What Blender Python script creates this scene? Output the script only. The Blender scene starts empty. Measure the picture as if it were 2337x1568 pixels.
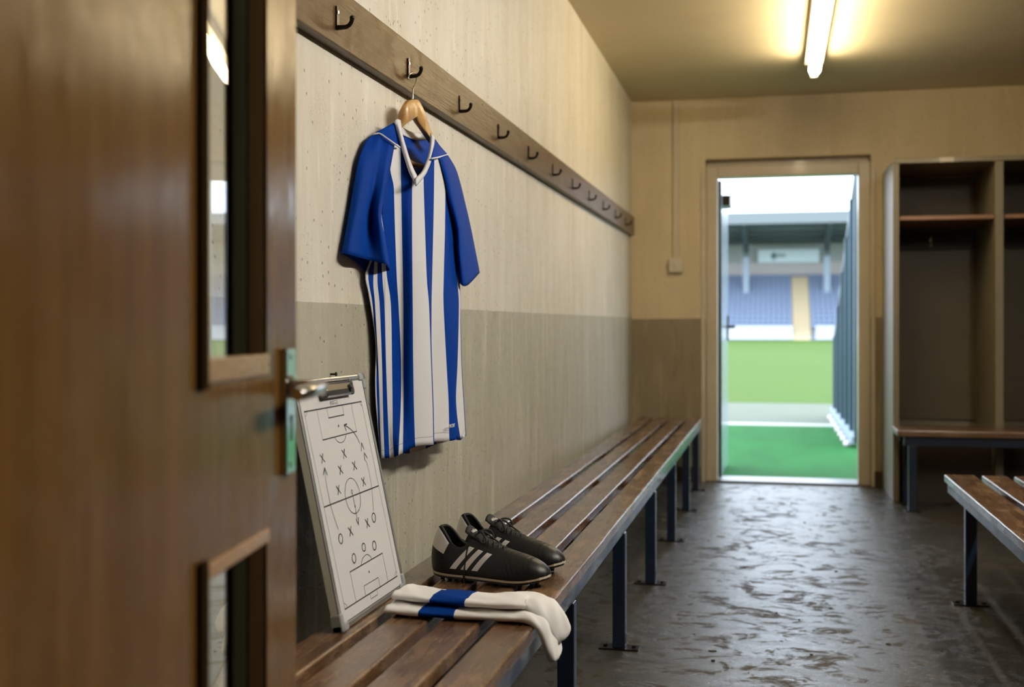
import bpy, bmesh, math, random
from mathutils import Vector, Matrix
TUBE_W, TUBE_2, SKY_W, EXPO = 44.0, 130.0, 5.0, 0.0
FRONT = [[(-0.905,2.5822,1.28),(-0.905,2.5482,1.1797),(-0.905,2.5011,1.1254),(-0.905,2.5226,1.0819),(-0.905,2.553,1.0181),(-0.905,2.5705,0.9596),(-0.905,2.5666,0.8783),(-0.905,2.5744,0.8127),(-0.905,2.6,0.7221),(-0.905,2.608,0.6969)],[(-0.903,2.5883,1.2806),(-0.903,2.557,1.1802),(-0.903,2.5123,1.1259),(-0.903,2.5426,1.057),(-0.903,2.5706,0.9599),(-0.903,2.5687,0.8782),(-0.903,2.5765,0.8126),(-0.903,2.6002,0.6977)],[(-0.899,2.5808,1.2797),(-0.899,2.5371,1.127),(-0.899,2.5476,1.0571),(-0.899,2.569,0.9274),(-0.899,2.5798,0.8291),(-0.899,2.5867,0.7468),(-0.899,2.5937,0.6979)],[(-0.893,2.5695,1.2785),(-0.893,2.547,1.1274),(-0.893,2.5626,1.0574),(-0.893,2.5793,0.9272),(-0.893,2.5853,0.8288),(-0.893,2.5923,0.7464),(-0.893,2.5973,0.6976)],[(-0.886,2.5552,1.2769),(-0.886,2.5611,1.128),(-0.886,2.5769,1.0577),(-0.886,2.587,0.927),(-0.886,2.597,0.8282),(-0.886,2.6072,0.7452),(-0.886,2.6133,0.6967)],[(-0.872,2.5943,1.4116),(-0.8736,2.5656,1.362),(-0.8754,2.5411,1.3074),(-0.8769,2.531,1.2614),(-0.8783,2.5547,1.212),(-0.8798,2.5738,1.1286),(-0.881,2.6077,1.0583),(-0.8795,2.6116,0.9264),(-0.8784,2.6125,0.8274),(-0.8775,2.6128,0.7449),(-0.877,2.6216,0.6974)],[(-0.866,2.5918,1.4323),(-0.8666,2.56,1.3772),(-0.867,2.5857,1.3383),(-0.8673,2.5907,1.3127),(-0.8681,2.6002,1.2318),(-0.8687,2.6156,1.1175),(-0.8689,2.6287,1.0587),(-0.8682,2.6456,0.9256),(-0.8667,2.6399,0.8259),(-0.8649,2.6218,0.7443),(-0.864,2.6148,0.7034)],[(-0.858,2.6123,1.427),(-0.8583,2.6142,1.3811),(-0.8586,2.6185,1.3156),(-0.8592,2.6257,1.2337),(-0.8612,2.6401,1.1184),(-0.8621,2.646,1.059),(-0.8628,2.6493,0.9255),(-0.862,2.6468,0.8255),(-0.8606,2.6383,0.7429),(-0.86,2.6343,0.7064)],[(-0.838,2.6383,1.3565),(-0.838,2.6372,1.3172),(-0.838,2.6372,1.2343),(-0.8385,2.6421,1.1183),(-0.8389,2.6454,1.0589),(-0.8397,2.6514,0.9256),(-0.84,2.6578,0.8251),(-0.84,2.6656,0.7408),(-0.84,2.67,0.7189)],[(-0.827,2.6938,1.369),(-0.8262,2.6945,1.3234),(-0.8246,2.6986,1.2391),(-0.8219,2.7048,1.1208),(-0.8204,2.7174,1.0603),(-0.8185,2.7277,0.9237),(-0.8169,2.7354,0.8207),(-0.8153,2.7362,0.7349),(-0.815,2.7387,0.7172)],[(-0.821,2.7649,1.4212),(-0.8211,2.7641,1.4003),(-0.8215,2.763,1.3309),(-0.822,2.7587,1.244),(-0.8255,2.7607,1.1232),(-0.8273,2.7618,1.0612),(-0.8312,2.775,0.9224),(-0.8324,2.79,0.8171),(-0.8329,2.799,0.7289),(-0.833,2.8016,0.7177)],[(-0.815,2.7887,1.4272),(-0.814,2.8397,1.3784),(-0.8134,2.8375,1.3391),(-0.8121,2.8291,1.2497),(-0.8142,2.8248,1.1257),(-0.8152,2.8272,1.0626),(-0.8176,2.8612,0.9202),(-0.8157,2.8756,0.8121),(-0.8133,2.8734,0.7225),(-0.813,2.8752,0.713)],[(-0.822,2.8291,1.4286),(-0.8203,2.8878,1.3629),(-0.8183,2.952,1.2784),(-0.8166,2.9557,1.2234),(-0.8137,2.9518,1.131),(-0.812,2.9624,1.0653),(-0.812,2.9499,0.9179),(-0.8101,2.9279,0.8089),(-0.8081,2.9622,0.7146),(-0.808,2.9801,0.7118)],[(-0.83,2.863,1.4337),(-0.8266,2.9166,1.3665),(-0.8225,2.9769,1.2807),(-0.8208,2.9777,1.225),(-0.8183,2.9896,1.1327),(-0.8169,2.9916,1.066),(-0.8161,3.0,0.9166),(-0.814,3.0164,0.8035),(-0.8122,3.0287,0.7194),(-0.812,3.0309,0.7109)],[(-0.84,2.9001,1.4393),(-0.8366,2.9546,1.3713),(-0.8325,3.0158,1.2843),(-0.8308,3.0182,1.2281),(-0.8283,3.0318,1.1345),(-0.8269,3.0339,1.0669),(-0.8261,3.0425,0.9154),(-0.8229,3.0553,0.8009),(-0.8202,3.0644,0.7161),(-0.82,3.0681,0.7097)]]
BACK = [[(-0.908,2.6409,1.4263),(-0.9086,2.6123,1.2831),(-0.9092,2.5457,1.1276),(-0.9099,2.5884,0.9596),(-0.9105,2.598,0.811),(-0.911,2.6313,0.6949)],[(-0.902,2.7452,1.4937),(-0.9027,2.7419,1.296),(-0.904,2.7459,0.9501),(-0.905,2.7655,0.691)],[(-0.9,2.801,1.4853),(-0.9005,2.8024,1.3021),(-0.9013,2.8109,0.949),(-0.902,2.8188,0.6856)],[(-0.894,2.9195,1.498),(-0.8949,2.9225,1.314),(-0.8967,2.9347,0.9469),(-0.898,2.9452,0.6847)],[(-0.885,2.9989,1.4867),(-0.886,3.0024,1.3218),(-0.8884,3.0104,0.9457),(-0.89,3.0158,0.6903)],[(-0.872,2.9838,1.4541),(-0.8727,3.0514,1.3264),(-0.8747,3.0722,0.9447),(-0.876,3.0518,0.6925)],[(-0.855,2.9519,1.4416),(-0.8527,3.079,1.2904),(-0.8481,3.1118,0.9441),(-0.845,3.1602,0.7033)]]
COLLARL = [[(-0.877,2.667,1.5032),(-0.8693,2.653,1.4804),(-0.8623,2.6425,1.4583),(-0.8536,2.6404,1.4311),(-0.8464,2.6395,1.4091),(-0.8368,2.6421,1.3826),(-0.83,2.6571,1.3627)],[(-0.872,2.6275,1.4987),(-0.8638,2.6206,1.4747),(-0.856,2.6126,1.45),(-0.8481,2.6095,1.4245),(-0.8402,2.6095,1.398),(-0.8322,2.6166,1.3724),(-0.825,2.6366,1.35)],[(-0.876,2.6166,1.491),(-0.8699,2.621,1.475),(-0.8614,2.6164,1.4475),(-0.8547,2.615,1.4233),(-0.8469,2.6197,1.3947),(-0.8363,2.6209,1.3648),(-0.827,2.6386,1.3403)]]
COLLARR = [[(-0.838,2.7927,1.4915),(-0.8342,2.7741,1.4577),(-0.8315,2.7505,1.4298),(-0.8296,2.721,1.405),(-0.8279,2.6864,1.3815),(-0.825,2.6267,1.357)],[(-0.832,2.7885,1.485),(-0.8274,2.7646,1.4508),(-0.8247,2.7411,1.4231),(-0.8229,2.7106,1.3982),(-0.8212,2.6716,1.3743),(-0.819,2.6043,1.3458)],[(-0.835,2.8158,1.4825),(-0.8316,2.7921,1.4499),(-0.8279,2.7639,1.4213),(-0.8262,2.7331,1.3956),(-0.8238,2.6914,1.3713),(-0.821,2.614,1.3372)]]
COLLARB = [[(-0.893,2.6907,1.5107),(-0.9004,2.7459,1.5048),(-0.9028,2.7982,1.5026),(-0.9014,2.8521,1.5055),(-0.8951,2.8923,1.5108),(-0.8755,2.8838,1.5058),(-0.85,2.8426,1.4966)],[(-0.893,2.6801,1.501),(-0.8986,2.7381,1.4848),(-0.8985,2.7849,1.4834),(-0.8961,2.8353,1.4847),(-0.8858,2.8745,1.4887),(-0.8704,2.8733,1.488),(-0.85,2.8488,1.4877)]]
YOKEL = [[(-0.878,2.6277,1.4924),(-0.8866,2.5886,1.4741),(-0.8958,2.5607,1.46),(-0.905,2.5482,1.4505)],[(-0.859,2.6175,1.4278),(-0.8661,2.5891,1.4351),(-0.8775,2.5722,1.4443),(-0.889,2.5559,1.4524),(-0.905,2.5482,1.4495)]]
YOKER = [[(-0.838,2.8221,1.4851),(-0.8341,2.8642,1.4698),(-0.833,2.9284,1.4585)],[(-0.821,2.7396,1.419),(-0.8192,2.8069,1.4327),(-0.834,2.932,1.4575)]]
SLEEVELF = [[(-0.904,2.5454,1.4497),(-0.9046,2.5047,1.4297),(-0.9052,2.4834,1.4089),(-0.9061,2.4586,1.3802),(-0.9072,2.435,1.3273),(-0.9078,2.4146,1.2786),(-0.9083,2.3904,1.2243),(-0.9088,2.3705,1.1832),(-0.909,2.3611,1.1639)],[(-0.896,2.5468,1.4519),(-0.8948,2.4961,1.4105),(-0.8938,2.4655,1.3745),(-0.8926,2.4308,1.3109),(-0.8921,2.4074,1.2622),(-0.8924,2.3823,1.2141),(-0.8928,2.3704,1.183),(-0.893,2.3601,1.1618)],[(-0.886,2.5474,1.4512),(-0.884,2.4985,1.3978),(-0.8818,2.4644,1.3302),(-0.8811,2.4352,1.2647),(-0.8815,2.4139,1.2012),(-0.882,2.3975,1.157)],[(-0.88,2.5546,1.447),(-0.8785,2.5113,1.3932),(-0.8783,2.4825,1.3261),(-0.8831,2.4725,1.2622),(-0.8849,2.4704,1.2056),(-0.886,2.4669,1.1559)],[(-0.872,2.556,1.4415),(-0.8689,2.5175,1.3874),(-0.866,2.4851,1.3229),(-0.866,2.4569,1.2603),(-0.8684,2.4704,1.2053),(-0.872,2.4928,1.1516)],[(-0.864,2.5584,1.4358),(-0.8609,2.5234,1.3816),(-0.8577,2.4899,1.3201),(-0.8564,2.4549,1.2568),(-0.8574,2.4766,1.2056),(-0.86,2.511,1.148)],[(-0.86,2.5739,1.4316),(-0.8611,2.5478,1.3754),(-0.8623,2.5216,1.3208),(-0.8648,2.4932,1.2575),(-0.8679,2.5282,1.2098),(-0.8716,2.5629,1.1672),(-0.874,2.583,1.139)]]
SLEEVELB = [[(-0.906,2.5559,1.4492),(-0.9067,2.5104,1.4284),(-0.9073,2.489,1.4067),(-0.9082,2.4642,1.3779),(-0.9095,2.4412,1.325),(-0.9106,2.4221,1.2764),(-0.911,2.3974,1.2219),(-0.911,2.3771,1.1807),(-0.911,2.3687,1.1638)],[(-0.905,2.602,1.4566),(-0.9071,2.5493,1.3738),(-0.9094,2.5085,1.2727),(-0.9105,2.466,1.1901),(-0.911,2.4363,1.1532)],[(-0.903,2.6213,1.4564),(-0.9049,2.5819,1.3781),(-0.9074,2.5311,1.2749),(-0.909,2.5074,1.193),(-0.91,2.4873,1.1407)],[(-0.9,2.6381,1.4523),(-0.9012,2.6011,1.3806),(-0.903,2.5523,1.277),(-0.9045,2.5517,1.1961),(-0.906,2.5559,1.1154)],[(-0.895,2.6544,1.448),(-0.8957,2.6205,1.3831),(-0.897,2.5644,1.2683),(-0.8975,2.5804,1.198),(-0.898,2.5938,1.1129)],[(-0.87,2.6038,1.4359),(-0.8721,2.5784,1.3799),(-0.8742,2.5546,1.325),(-0.8767,2.5266,1.261),(-0.8793,2.5594,1.2124),(-0.882,2.5904,1.169),(-0.884,2.6105,1.1372)]]
SLEEVERF = [[(-0.813,2.7794,1.4275),(-0.8102,2.8251,1.3765),(-0.8078,2.8529,1.3228),(-0.8066,2.9098,1.2635),(-0.8066,2.9205,1.2171),(-0.8084,2.9424,1.1673),(-0.81,2.9621,1.124)],[(-0.81,2.8003,1.4329),(-0.8049,2.8335,1.3827),(-0.7997,2.8608,1.3235),(-0.7972,2.9084,1.2596),(-0.7975,2.9275,1.1846),(-0.8,2.9647,1.1148)],[(-0.816,2.8466,1.4427),(-0.8105,2.8929,1.3958),(-0.8046,2.9259,1.3305),(-0.8027,2.9747,1.2616),(-0.8028,3.0039,1.1892),(-0.804,3.0375,1.1224)],[(-0.836,2.9403,1.4592),(-0.8344,3.0131,1.4326),(-0.8329,3.0573,1.3966),(-0.8314,3.1034,1.3462),(-0.8304,3.1524,1.2925),(-0.829,3.2098,1.2177),(-0.828,3.2495,1.1638)]]
SLEEVERB = [[(-0.82,2.8058,1.4305),(-0.82,2.8618,1.3778),(-0.8208,2.9014,1.3247),(-0.8245,2.9772,1.2659),(-0.8267,2.9962,1.2208),(-0.8285,3.0184,1.1716),(-0.83,3.0367,1.1302)],[(-0.845,2.9411,1.4526),(-0.8467,3.0014,1.4033),(-0.8513,3.103,1.2731),(-0.8549,3.1604,1.1992),(-0.858,3.1949,1.1297)],[(-0.84,2.953,1.459),(-0.8392,3.0275,1.4321),(-0.8384,3.0748,1.397),(-0.838,3.1249,1.3467),(-0.838,3.1783,1.293),(-0.838,3.2415,1.2191),(-0.838,3.2838,1.1672)]]
PIPEL = [(-0.902,2.5398,1.4487),(-0.8939,2.541,1.4508),(-0.8856,2.5462,1.4514),(-0.8687,2.5464,1.4398),(-0.8555,2.5573,1.4298),(-0.855,2.5969,1.4271)]
PIPER = [(-0.818,2.7296,1.4181),(-0.812,2.7822,1.4296),(-0.833,2.9311,1.4581)]
TEXT_HEM = [(-0.806,2.8649,0.7533)]
HANGL_TOP = [(-0.868,2.7489,1.5688),(-0.871,2.7123,1.5599),(-0.873,2.6894,1.5458),(-0.877,2.6782,1.5277),(-0.884,2.6861,1.5148),(-0.8905,2.6779,1.4974),(-0.894,2.643,1.4754)]
HANGL_BOT = [(-0.868,2.7489,1.5245),(-0.871,2.723,1.5126),(-0.873,2.6973,1.5017),(-0.882,2.6935,1.4932),(-0.886,2.6849,1.4854),(-0.8905,2.6677,1.473),(-0.894,2.638,1.4618)]
HANGR_TOP = [(-0.868,2.7489,1.5688),(-0.866,2.7674,1.5703),(-0.864,2.7835,1.5632),(-0.862,2.7997,1.5493),(-0.862,2.8286,1.5291),(-0.861,2.8606,1.5054),(-0.859,2.9023,1.486)]
HANGR_BOT = [(-0.868,2.7489,1.5245),(-0.866,2.7674,1.5135),(-0.864,2.7891,1.5054),(-0.862,2.8112,1.4973),(-0.862,2.8403,1.4901),(-0.861,2.8576,1.4843),(-0.859,2.8931,1.4742)]
WIRE = [(-0.882,2.7452,1.6182),(-0.8815,2.7495,1.6281),(-0.881,2.7627,1.6372),(-0.88,2.7774,1.6416),(-0.878,2.7921,1.6412),(-0.876,2.7937,1.6308),(-0.873,2.7781,1.6147),(-0.87,2.7488,1.5968),(-0.869,2.7415,1.5818),(-0.868,2.7383,1.565)]
DOWEL = [(-0.885,2.7431,1.4201),(-0.878,2.778,1.4137),(-0.862,2.815,1.4113),(-0.852,2.8369,1.4093)]
MARKS = {'lines': [('border',0.0028,[(0.0252,0.4195),(0.3416,0.4202)]),('border',0.0011,[(0.0252,0.4195),(0.0307,0.2316),(0.0351,0.0354)]),('border',0.0011,[(0.3416,0.4202),(0.3452,0.2328),(0.3493,0.0338)]),('border',0.0024,[(0.0351,0.0354),(0.3493,0.0338)]),('half',0.0028,[(0.0306,0.2336),(0.3442,0.2334)]),('box',0.0011,[(0.088,0.4184),(0.0885,0.3587)]),('box',0.0024,[(0.0885,0.3587),(0.2789,0.3596)]),('box',0.0011,[(0.2789,0.3596),(0.2789,0.419)]),('six',0.0011,[(0.1391,0.4178),(0.1399,0.3989)]),('six',0.0024,[(0.1399,0.3989),(0.2254,0.3993)]),('six',0.0011,[(0.2254,0.3993),(0.2261,0.4184)]),('arc',0.0014,[(0.1523,0.3579),(0.1592,0.3506),(0.1764,0.3449),(0.198,0.3469),(0.2152,0.3578)]),('box',0.0011,[(0.0959,0.0356),(0.0946,0.0952)]),('box',0.0024,[(0.0946,0.0952),(0.2881,0.0959)]),('box',0.0011,[(0.2881,0.0959),(0.2876,0.0354)]),('six',0.0014,[(0.1497,0.0354),(0.1504,0.0551),(0.2365,0.0543),(0.2362,0.0348)]),('goal',0.0012,[(0.1736,0.0333),(0.1749,0.0234),(0.2149,0.0233),(0.215,0.0324)]),('goal',0.0009,[(0.1624,0.421),(0.1628,0.4309),(0.202,0.4314),(0.2017,0.4215)]),('goal',0.0007,[(0.1637,0.4274),(0.1841,0.4281)]),('goal',0.0007,[(0.163,0.4245),(0.2027,0.4249)]),('goal',0.0007,[(0.1637,0.4297),(0.1769,0.4258),(0.2027,0.428)]),('arc',0.0014,[(0.1585,0.0967),(0.1737,0.1072),(0.1974,0.1101),(0.2142,0.1037),(0.2207,0.0969)]),('corner',0.001,[(0.0363,0.4191),(0.0343,0.4143),(0.0253,0.4102)]),('corner',0.001,[(0.3325,0.4195),(0.3328,0.4143),(0.3398,0.4106)]),('corner',0.001,[(0.0367,0.0467),(0.0452,0.0416),(0.0475,0.0353)]),('corner',0.001,[(0.349,0.0451),(0.3381,0.0415),(0.3365,0.0342)]),('arrow',0.0018,[(0.2818,0.3339),(0.2718,0.3493),(0.2502,0.3652),(0.2153,0.3789)]),('arrow',0.0028,[(0.2203,0.3665),(0.2149,0.3782),(0.2315,0.3795)]),('arrow',0.0024,[(0.2824,0.3169),(0.2938,0.333),(0.3002,0.319)]),('arrow',0.0011,[(0.2944,0.2959),(0.3008,0.2897),(0.3032,0.2661),(0.3002,0.2319),(0.2847,0.1878)]),('arrow',0.0024,[(0.291,0.2963),(0.2983,0.3108),(0.3097,0.299)]),('arrow',0.0012,[(0.0778,0.1824),(0.0651,0.2263),(0.0636,0.2767),(0.0659,0.2905),(0.0686,0.3017)]),('arrow',0.0024,[(0.0571,0.2931),(0.0706,0.3055),(0.0764,0.2904)]),('arrow',0.0014,[(0.1859,0.2387),(0.187,0.2117),(0.184,0.1862)]),('arrow',0.0024,[(0.1792,0.1866),(0.1857,0.1739),(0.1922,0.1876)]),('circle',0.0014,[(0.2268,0.23),(0.223,0.2189),(0.2156,0.2094),(0.2052,0.2023),(0.193,0.1984),(0.1802,0.1979),(0.1681,0.201),(0.1578,0.2071),(0.1502,0.2158),(0.1461,0.2261),(0.1458,0.2372),(0.1493,0.2479),(0.1564,0.2574),(0.1663,0.2645),(0.1783,0.2688),(0.1911,0.2696),(0.2034,0.2669),(0.2142,0.2609),(0.2221,0.2521),(0.2265,0.2414),(0.2268,0.23)]),('nought',0.0012,[(0.1889,0.242),(0.1882,0.2401),(0.1867,0.2388),(0.1849,0.2384),(0.1832,0.2391),(0.1822,0.2406),(0.182,0.2426),(0.1827,0.2444),(0.1842,0.2457),(0.186,0.2461),(0.1877,0.2454),(0.1888,0.2439),(0.1889,0.242)]),('nought',0.0022,[(0.0904,0.1623),(0.0886,0.1589),(0.0857,0.1562),(0.082,0.1546),(0.0782,0.1545),(0.0748,0.1557),(0.0723,0.1581),(0.0711,0.1614),(0.0714,0.165),(0.0731,0.1684),(0.076,0.171),(0.0796,0.1726),(0.0834,0.1728),(0.0869,0.1716),(0.0894,0.1692),(0.0906,0.1659),(0.0904,0.1623)]),('nought',0.0022,[(0.2884,0.1724),(0.2866,0.169),(0.2834,0.1662),(0.2796,0.1646),(0.2756,0.1644),(0.272,0.1656),(0.2694,0.1681),(0.2682,0.1714),(0.2686,0.175),(0.2704,0.1784),(0.2735,0.1812),(0.2774,0.1828),(0.2814,0.183),(0.285,0.1819),(0.2876,0.1794),(0.2888,0.1761),(0.2884,0.1724)]),('nought',0.0022,[(0.199,0.1252),(0.1974,0.1224),(0.1947,0.1202),(0.1912,0.119),(0.1875,0.119),(0.1841,0.1201),(0.1816,0.1223),(0.1804,0.125),(0.1806,0.1281),(0.1821,0.1309),(0.1849,0.1331),(0.1884,0.1343),(0.1921,0.1343),(0.1955,0.1332),(0.198,0.1311),(0.1992,0.1283),(0.199,0.1252)]),('nought',0.0022,[(0.2597,0.1176),(0.2579,0.1143),(0.2549,0.1118),(0.2511,0.1103),(0.2472,0.1102),(0.2437,0.1115),(0.2412,0.1139),(0.24,0.1171),(0.2403,0.1206),(0.2421,0.1238),(0.2451,0.1264),(0.2488,0.1279),(0.2527,0.128),(0.2562,0.1268),(0.2588,0.1244),(0.26,0.1212),(0.2597,0.1176)]),('nought',0.0022,[(0.1372,0.1144),(0.1355,0.1111),(0.1326,0.1086),(0.129,0.1071),(0.1253,0.107),(0.1219,0.1083),(0.1195,0.1107),(0.1183,0.1139),(0.1186,0.1174),(0.1203,0.1207),(0.1231,0.1232),(0.1267,0.1246),(0.1305,0.1248),(0.1339,0.1235),(0.1363,0.1211),(0.1375,0.1179),(0.1372,0.1144)]),('cross',0.0022,[(0.0604,0.3321),(0.0771,0.3166)]),('cross',0.0022,[(0.0747,0.3329),(0.0614,0.3157)]),('cross',0.0022,[(0.1754,0.3293),(0.1923,0.3131)]),('cross',0.0022,[(0.1903,0.3302),(0.176,0.3121)]),('cross',0.0022,[(0.1398,0.3004),(0.1577,0.284)]),('cross',0.0022,[(0.1551,0.301),(0.1409,0.2834)]),('cross',0.0022,[(0.2183,0.2995),(0.2364,0.2839)]),('cross',0.0022,[(0.2337,0.3001),(0.2196,0.2833)]),('cross',0.0022,[(0.1094,0.2636),(0.1265,0.2471)]),('cross',0.0022,[(0.1242,0.264),(0.1104,0.2467)]),('cross',0.0022,[(0.252,0.2614),(0.2693,0.2452)]),('cross',0.0022,[(0.2672,0.2619),(0.2527,0.2447)]),('cross',0.0022,[(0.1284,0.1775),(0.1466,0.1599)]),('cross',0.0022,[(0.144,0.1774),(0.1295,0.1601)]),('cross',0.0022,[(0.2271,0.1779),(0.2448,0.1602)]),('cross',0.0022,[(0.2428,0.1779),(0.2277,0.1602)])],'dots': [(0.1833,0.3793),(0.1922,0.0755),(0.187,0.2117)]}
C = bpy.context.scene.collection
S = bpy.context.scene
PI = math.pi
random.seed(7)

# ------------------------------------------------------------------ mesh helpers
def box(bm, x0, x1, y0, y1, z0, z1, mi=0):
    v = [bm.verts.new(p) for p in ((x0,y0,z0),(x1,y0,z0),(x1,y1,z0),(x0,y1,z0),(x0,y0,z1),(x1,y0,z1),(x1,y1,z1),(x0,y1,z1))]
    for f in ((3,2,1,0),(4,5,6,7),(0,1,5,4),(1,2,6,5),(2,3,7,6),(3,0,4,7)):
        bm.faces.new([v[i] for i in f]).material_index = mi
    return v

def hexa(bm, P, mi=0):
    v = [bm.verts.new(p) for p in P]
    for f in ((3,2,1,0),(4,5,6,7),(0,1,5,4),(1,2,6,5),(2,3,7,6),(3,0,4,7)):
        bm.faces.new([v[i] for i in f]).material_index = mi

def prism(bm, poly, axis, a0, a1, mi=0):
    """extrude a polygon of 2D points along an axis ('x','y','z')"""
    def P(p, a):
        return {'x': (a, p[0], p[1]), 'y': (p[0], a, p[1]), 'z': (p[0], p[1], a)}[axis]
    A = [bm.verts.new(P(p, a0)) for p in poly]; B = [bm.verts.new(P(p, a1)) for p in poly]
    n = len(poly)
    for i in range(n):
        bm.faces.new((A[i], A[(i+1) % n], B[(i+1) % n], B[i])).material_index = mi
    bm.faces.new(A[::-1]).material_index = mi; bm.faces.new(B).material_index = mi

def tube(bm, pts, r, seg=8, closed=False, mi=0, cap=True):
    pts = [Vector(p) for p in pts]; n = len(pts); rings = []
    rr = r if isinstance(r, (list, tuple)) else [r]*n
    prev = None
    for i in range(n):
        if closed: t = pts[(i+1) % n]-pts[i-1]
        else: t = pts[min(i+1, n-1)]-pts[max(i-1, 0)]
        if t.length < 1e-9: t = Vector((0,0,1))
        t.normalize()
        a = prev if prev is not None else (Vector((0,0,1)) if abs(t.z) < .9 else Vector((1,0,0)))
        a = a - t*a.dot(t)
        if a.length < 1e-6: a = t.orthogonal()
        a.normalize(); prev = a; b = t.cross(a)
        rings.append([bm.verts.new(pts[i]+(a*math.cos(2*PI*k/seg)+b*math.sin(2*PI*k/seg))*rr[i]) for k in range(seg)])
    m = n if closed else n-1
    for i in range(m):
        A, B = rings[i], rings[(i+1) % n]
        for k in range(seg):
            bm.faces.new((A[k], A[(k+1) % seg], B[(k+1) % seg], B[k])).material_index = mi
    if not closed and cap:
        bm.faces.new(rings[0][::-1]).material_index = mi; bm.faces.new(rings[-1]).material_index = mi

def loft(bm, rings, closed=True, cap=True, mi=0):
    R = [[bm.verts.new(p) for p in r] for r in rings]; n = len(R[0])
    for A, B in zip(R, R[1:]):
        for k in range(n if closed else n-1):
            bm.faces.new((A[k], A[(k+1) % n], B[(k+1) % n], B[k])).material_index = mi
    if cap and closed:
        bm.faces.new(R[0][::-1]).material_index = mi; bm.faces.new(R[-1]).material_index = mi
    return R

def disc(bm, c, ax, r, h, seg=16, r2=None, mi=0):
    ax = Vector(ax).normalized(); a = ax.orthogonal().normalized(); b = ax.cross(a); c = Vector(c)
    r2 = r if r2 is None else r2
    loft(bm, [[c+ax*(h*q)+(a*math.cos(2*PI*k/seg)+b*math.sin(2*PI*k/seg))*(r if q == 0 else r2) for k in range(seg)] for q in (0, 1)], mi=mi)

def cr(P, t):
    """Catmull-Rom through a list of vectors at t in 0..1 (uniform index parameter)"""
    n = len(P)-1; x = t*n; i = min(int(x), n-1); f = x-i
    p1, p2 = P[i], P[i+1]; p0 = P[i-1] if i > 0 else p1*2-p2; p3 = P[i+2] if i+2 <= n else p2*2-p1
    return .5*((2*p1)+(p2-p0)*f+(2*p0-5*p1+4*p2-p3)*f*f+(3*p1-p0-3*p2+p3)*f*f*f)

def resample(pts, n):
    P = [Vector(p) for p in pts]
    D = [cr(P, i/(12*(len(P)-1))) for i in range(12*(len(P)-1)+1)]
    L = [0]
    for a, b in zip(D, D[1:]): L.append(L[-1]+(a-b).length)
    out = []; k = 0
    for i in range(n+1):
        s = L[-1]*i/n
        while k < len(L)-2 and L[k+1] < s: k += 1
        d = L[k+1]-L[k]; f = (s-L[k])/d if d > 1e-9 else 0
        out.append(D[k].lerp(D[k+1], min(max(f, 0), 1)))
    return out

def patch(bm, curves, n=40, sub=3, mis=None, uv=None, from_row=0):
    """a cloth sheet stretched through guide curves; one material per span"""
    R = [resample(c, n) for c in curves]; m = len(R)-1; cols = []
    for j in range(m*sub+1):
        cols.append([cr([R[k][i] for k in range(m+1)], j/(m*sub)) for i in range(n+1)])
    V = [[bm.verts.new(p) for p in c] for c in cols]
    lay = bm.loops.layers.uv.verify() if uv else None
    for j in range(m*sub):
        for i in range(n):
            f = bm.faces.new((V[j][i], V[j][i+1], V[j+1][i+1], V[j+1][i]))
            f.material_index = mis[j//sub] if mis and i >= from_row else 0
            if lay:
                for l, (a, b) in zip(f.loops, ((j, i), (j, i+1), (j+1, i+1), (j+1, i))):
                    l[lay].uv = (a/(m*sub), b/n)

def obj(name, bm, mats, parent=None, smooth=False, bevel=0, solid=0, sub=0, local=False, seg=2, auto=None):
    bmesh.ops.recalc_face_normals(bm, faces=bm.faces) if not solid else None
    me = bpy.data.meshes.new(name); bm.to_mesh(me); bm.free()
    for m in (mats if isinstance(mats, (list, tuple)) else [mats]): me.materials.append(m)
    if smooth:
        for p in me.polygons: p.use_smooth = True
    o = bpy.data.objects.new(name, me); C.objects.link(o)
    if parent is not None:
        o.parent = parent
        if not local:
            # geometry is written in room coordinates; an Empty only translates, a part sits at the origin
            if parent.data is None: o.matrix_parent_inverse = Matrix.Translation(-parent.location)
    if solid:
        s = o.modifiers.new('thickness', 'SOLIDIFY'); s.thickness = abs(solid); s.offset = 0
    if bevel:
        b = o.modifiers.new('bevel', 'BEVEL'); b.width = bevel; b.segments = seg; b.limit_method = 'ANGLE'; b.angle_limit = math.radians(40)
        b.harden_normals = False
    if sub:
        s = o.modifiers.new('sub', 'SUBSURF'); s.levels = sub; s.render_levels = sub
    if auto:
        for p in me.polygons: p.use_smooth = True
        me.set_sharp_from_angle(angle=math.radians(auto))
    return o

def tag(o, label, cat, group=None, kind=None):
    o['label'] = label; o['category'] = cat
    if group: o['group'] = group
    if kind: o['kind'] = kind
    return o

def thing(name, loc, label, cat, group=None, kind=None):
    o = bpy.data.objects.new(name, None); C.objects.link(o); o.location = loc; o.empty_display_size = .1
    return tag(o, label, cat, group, kind)

def B(): return bmesh.new()

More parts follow.
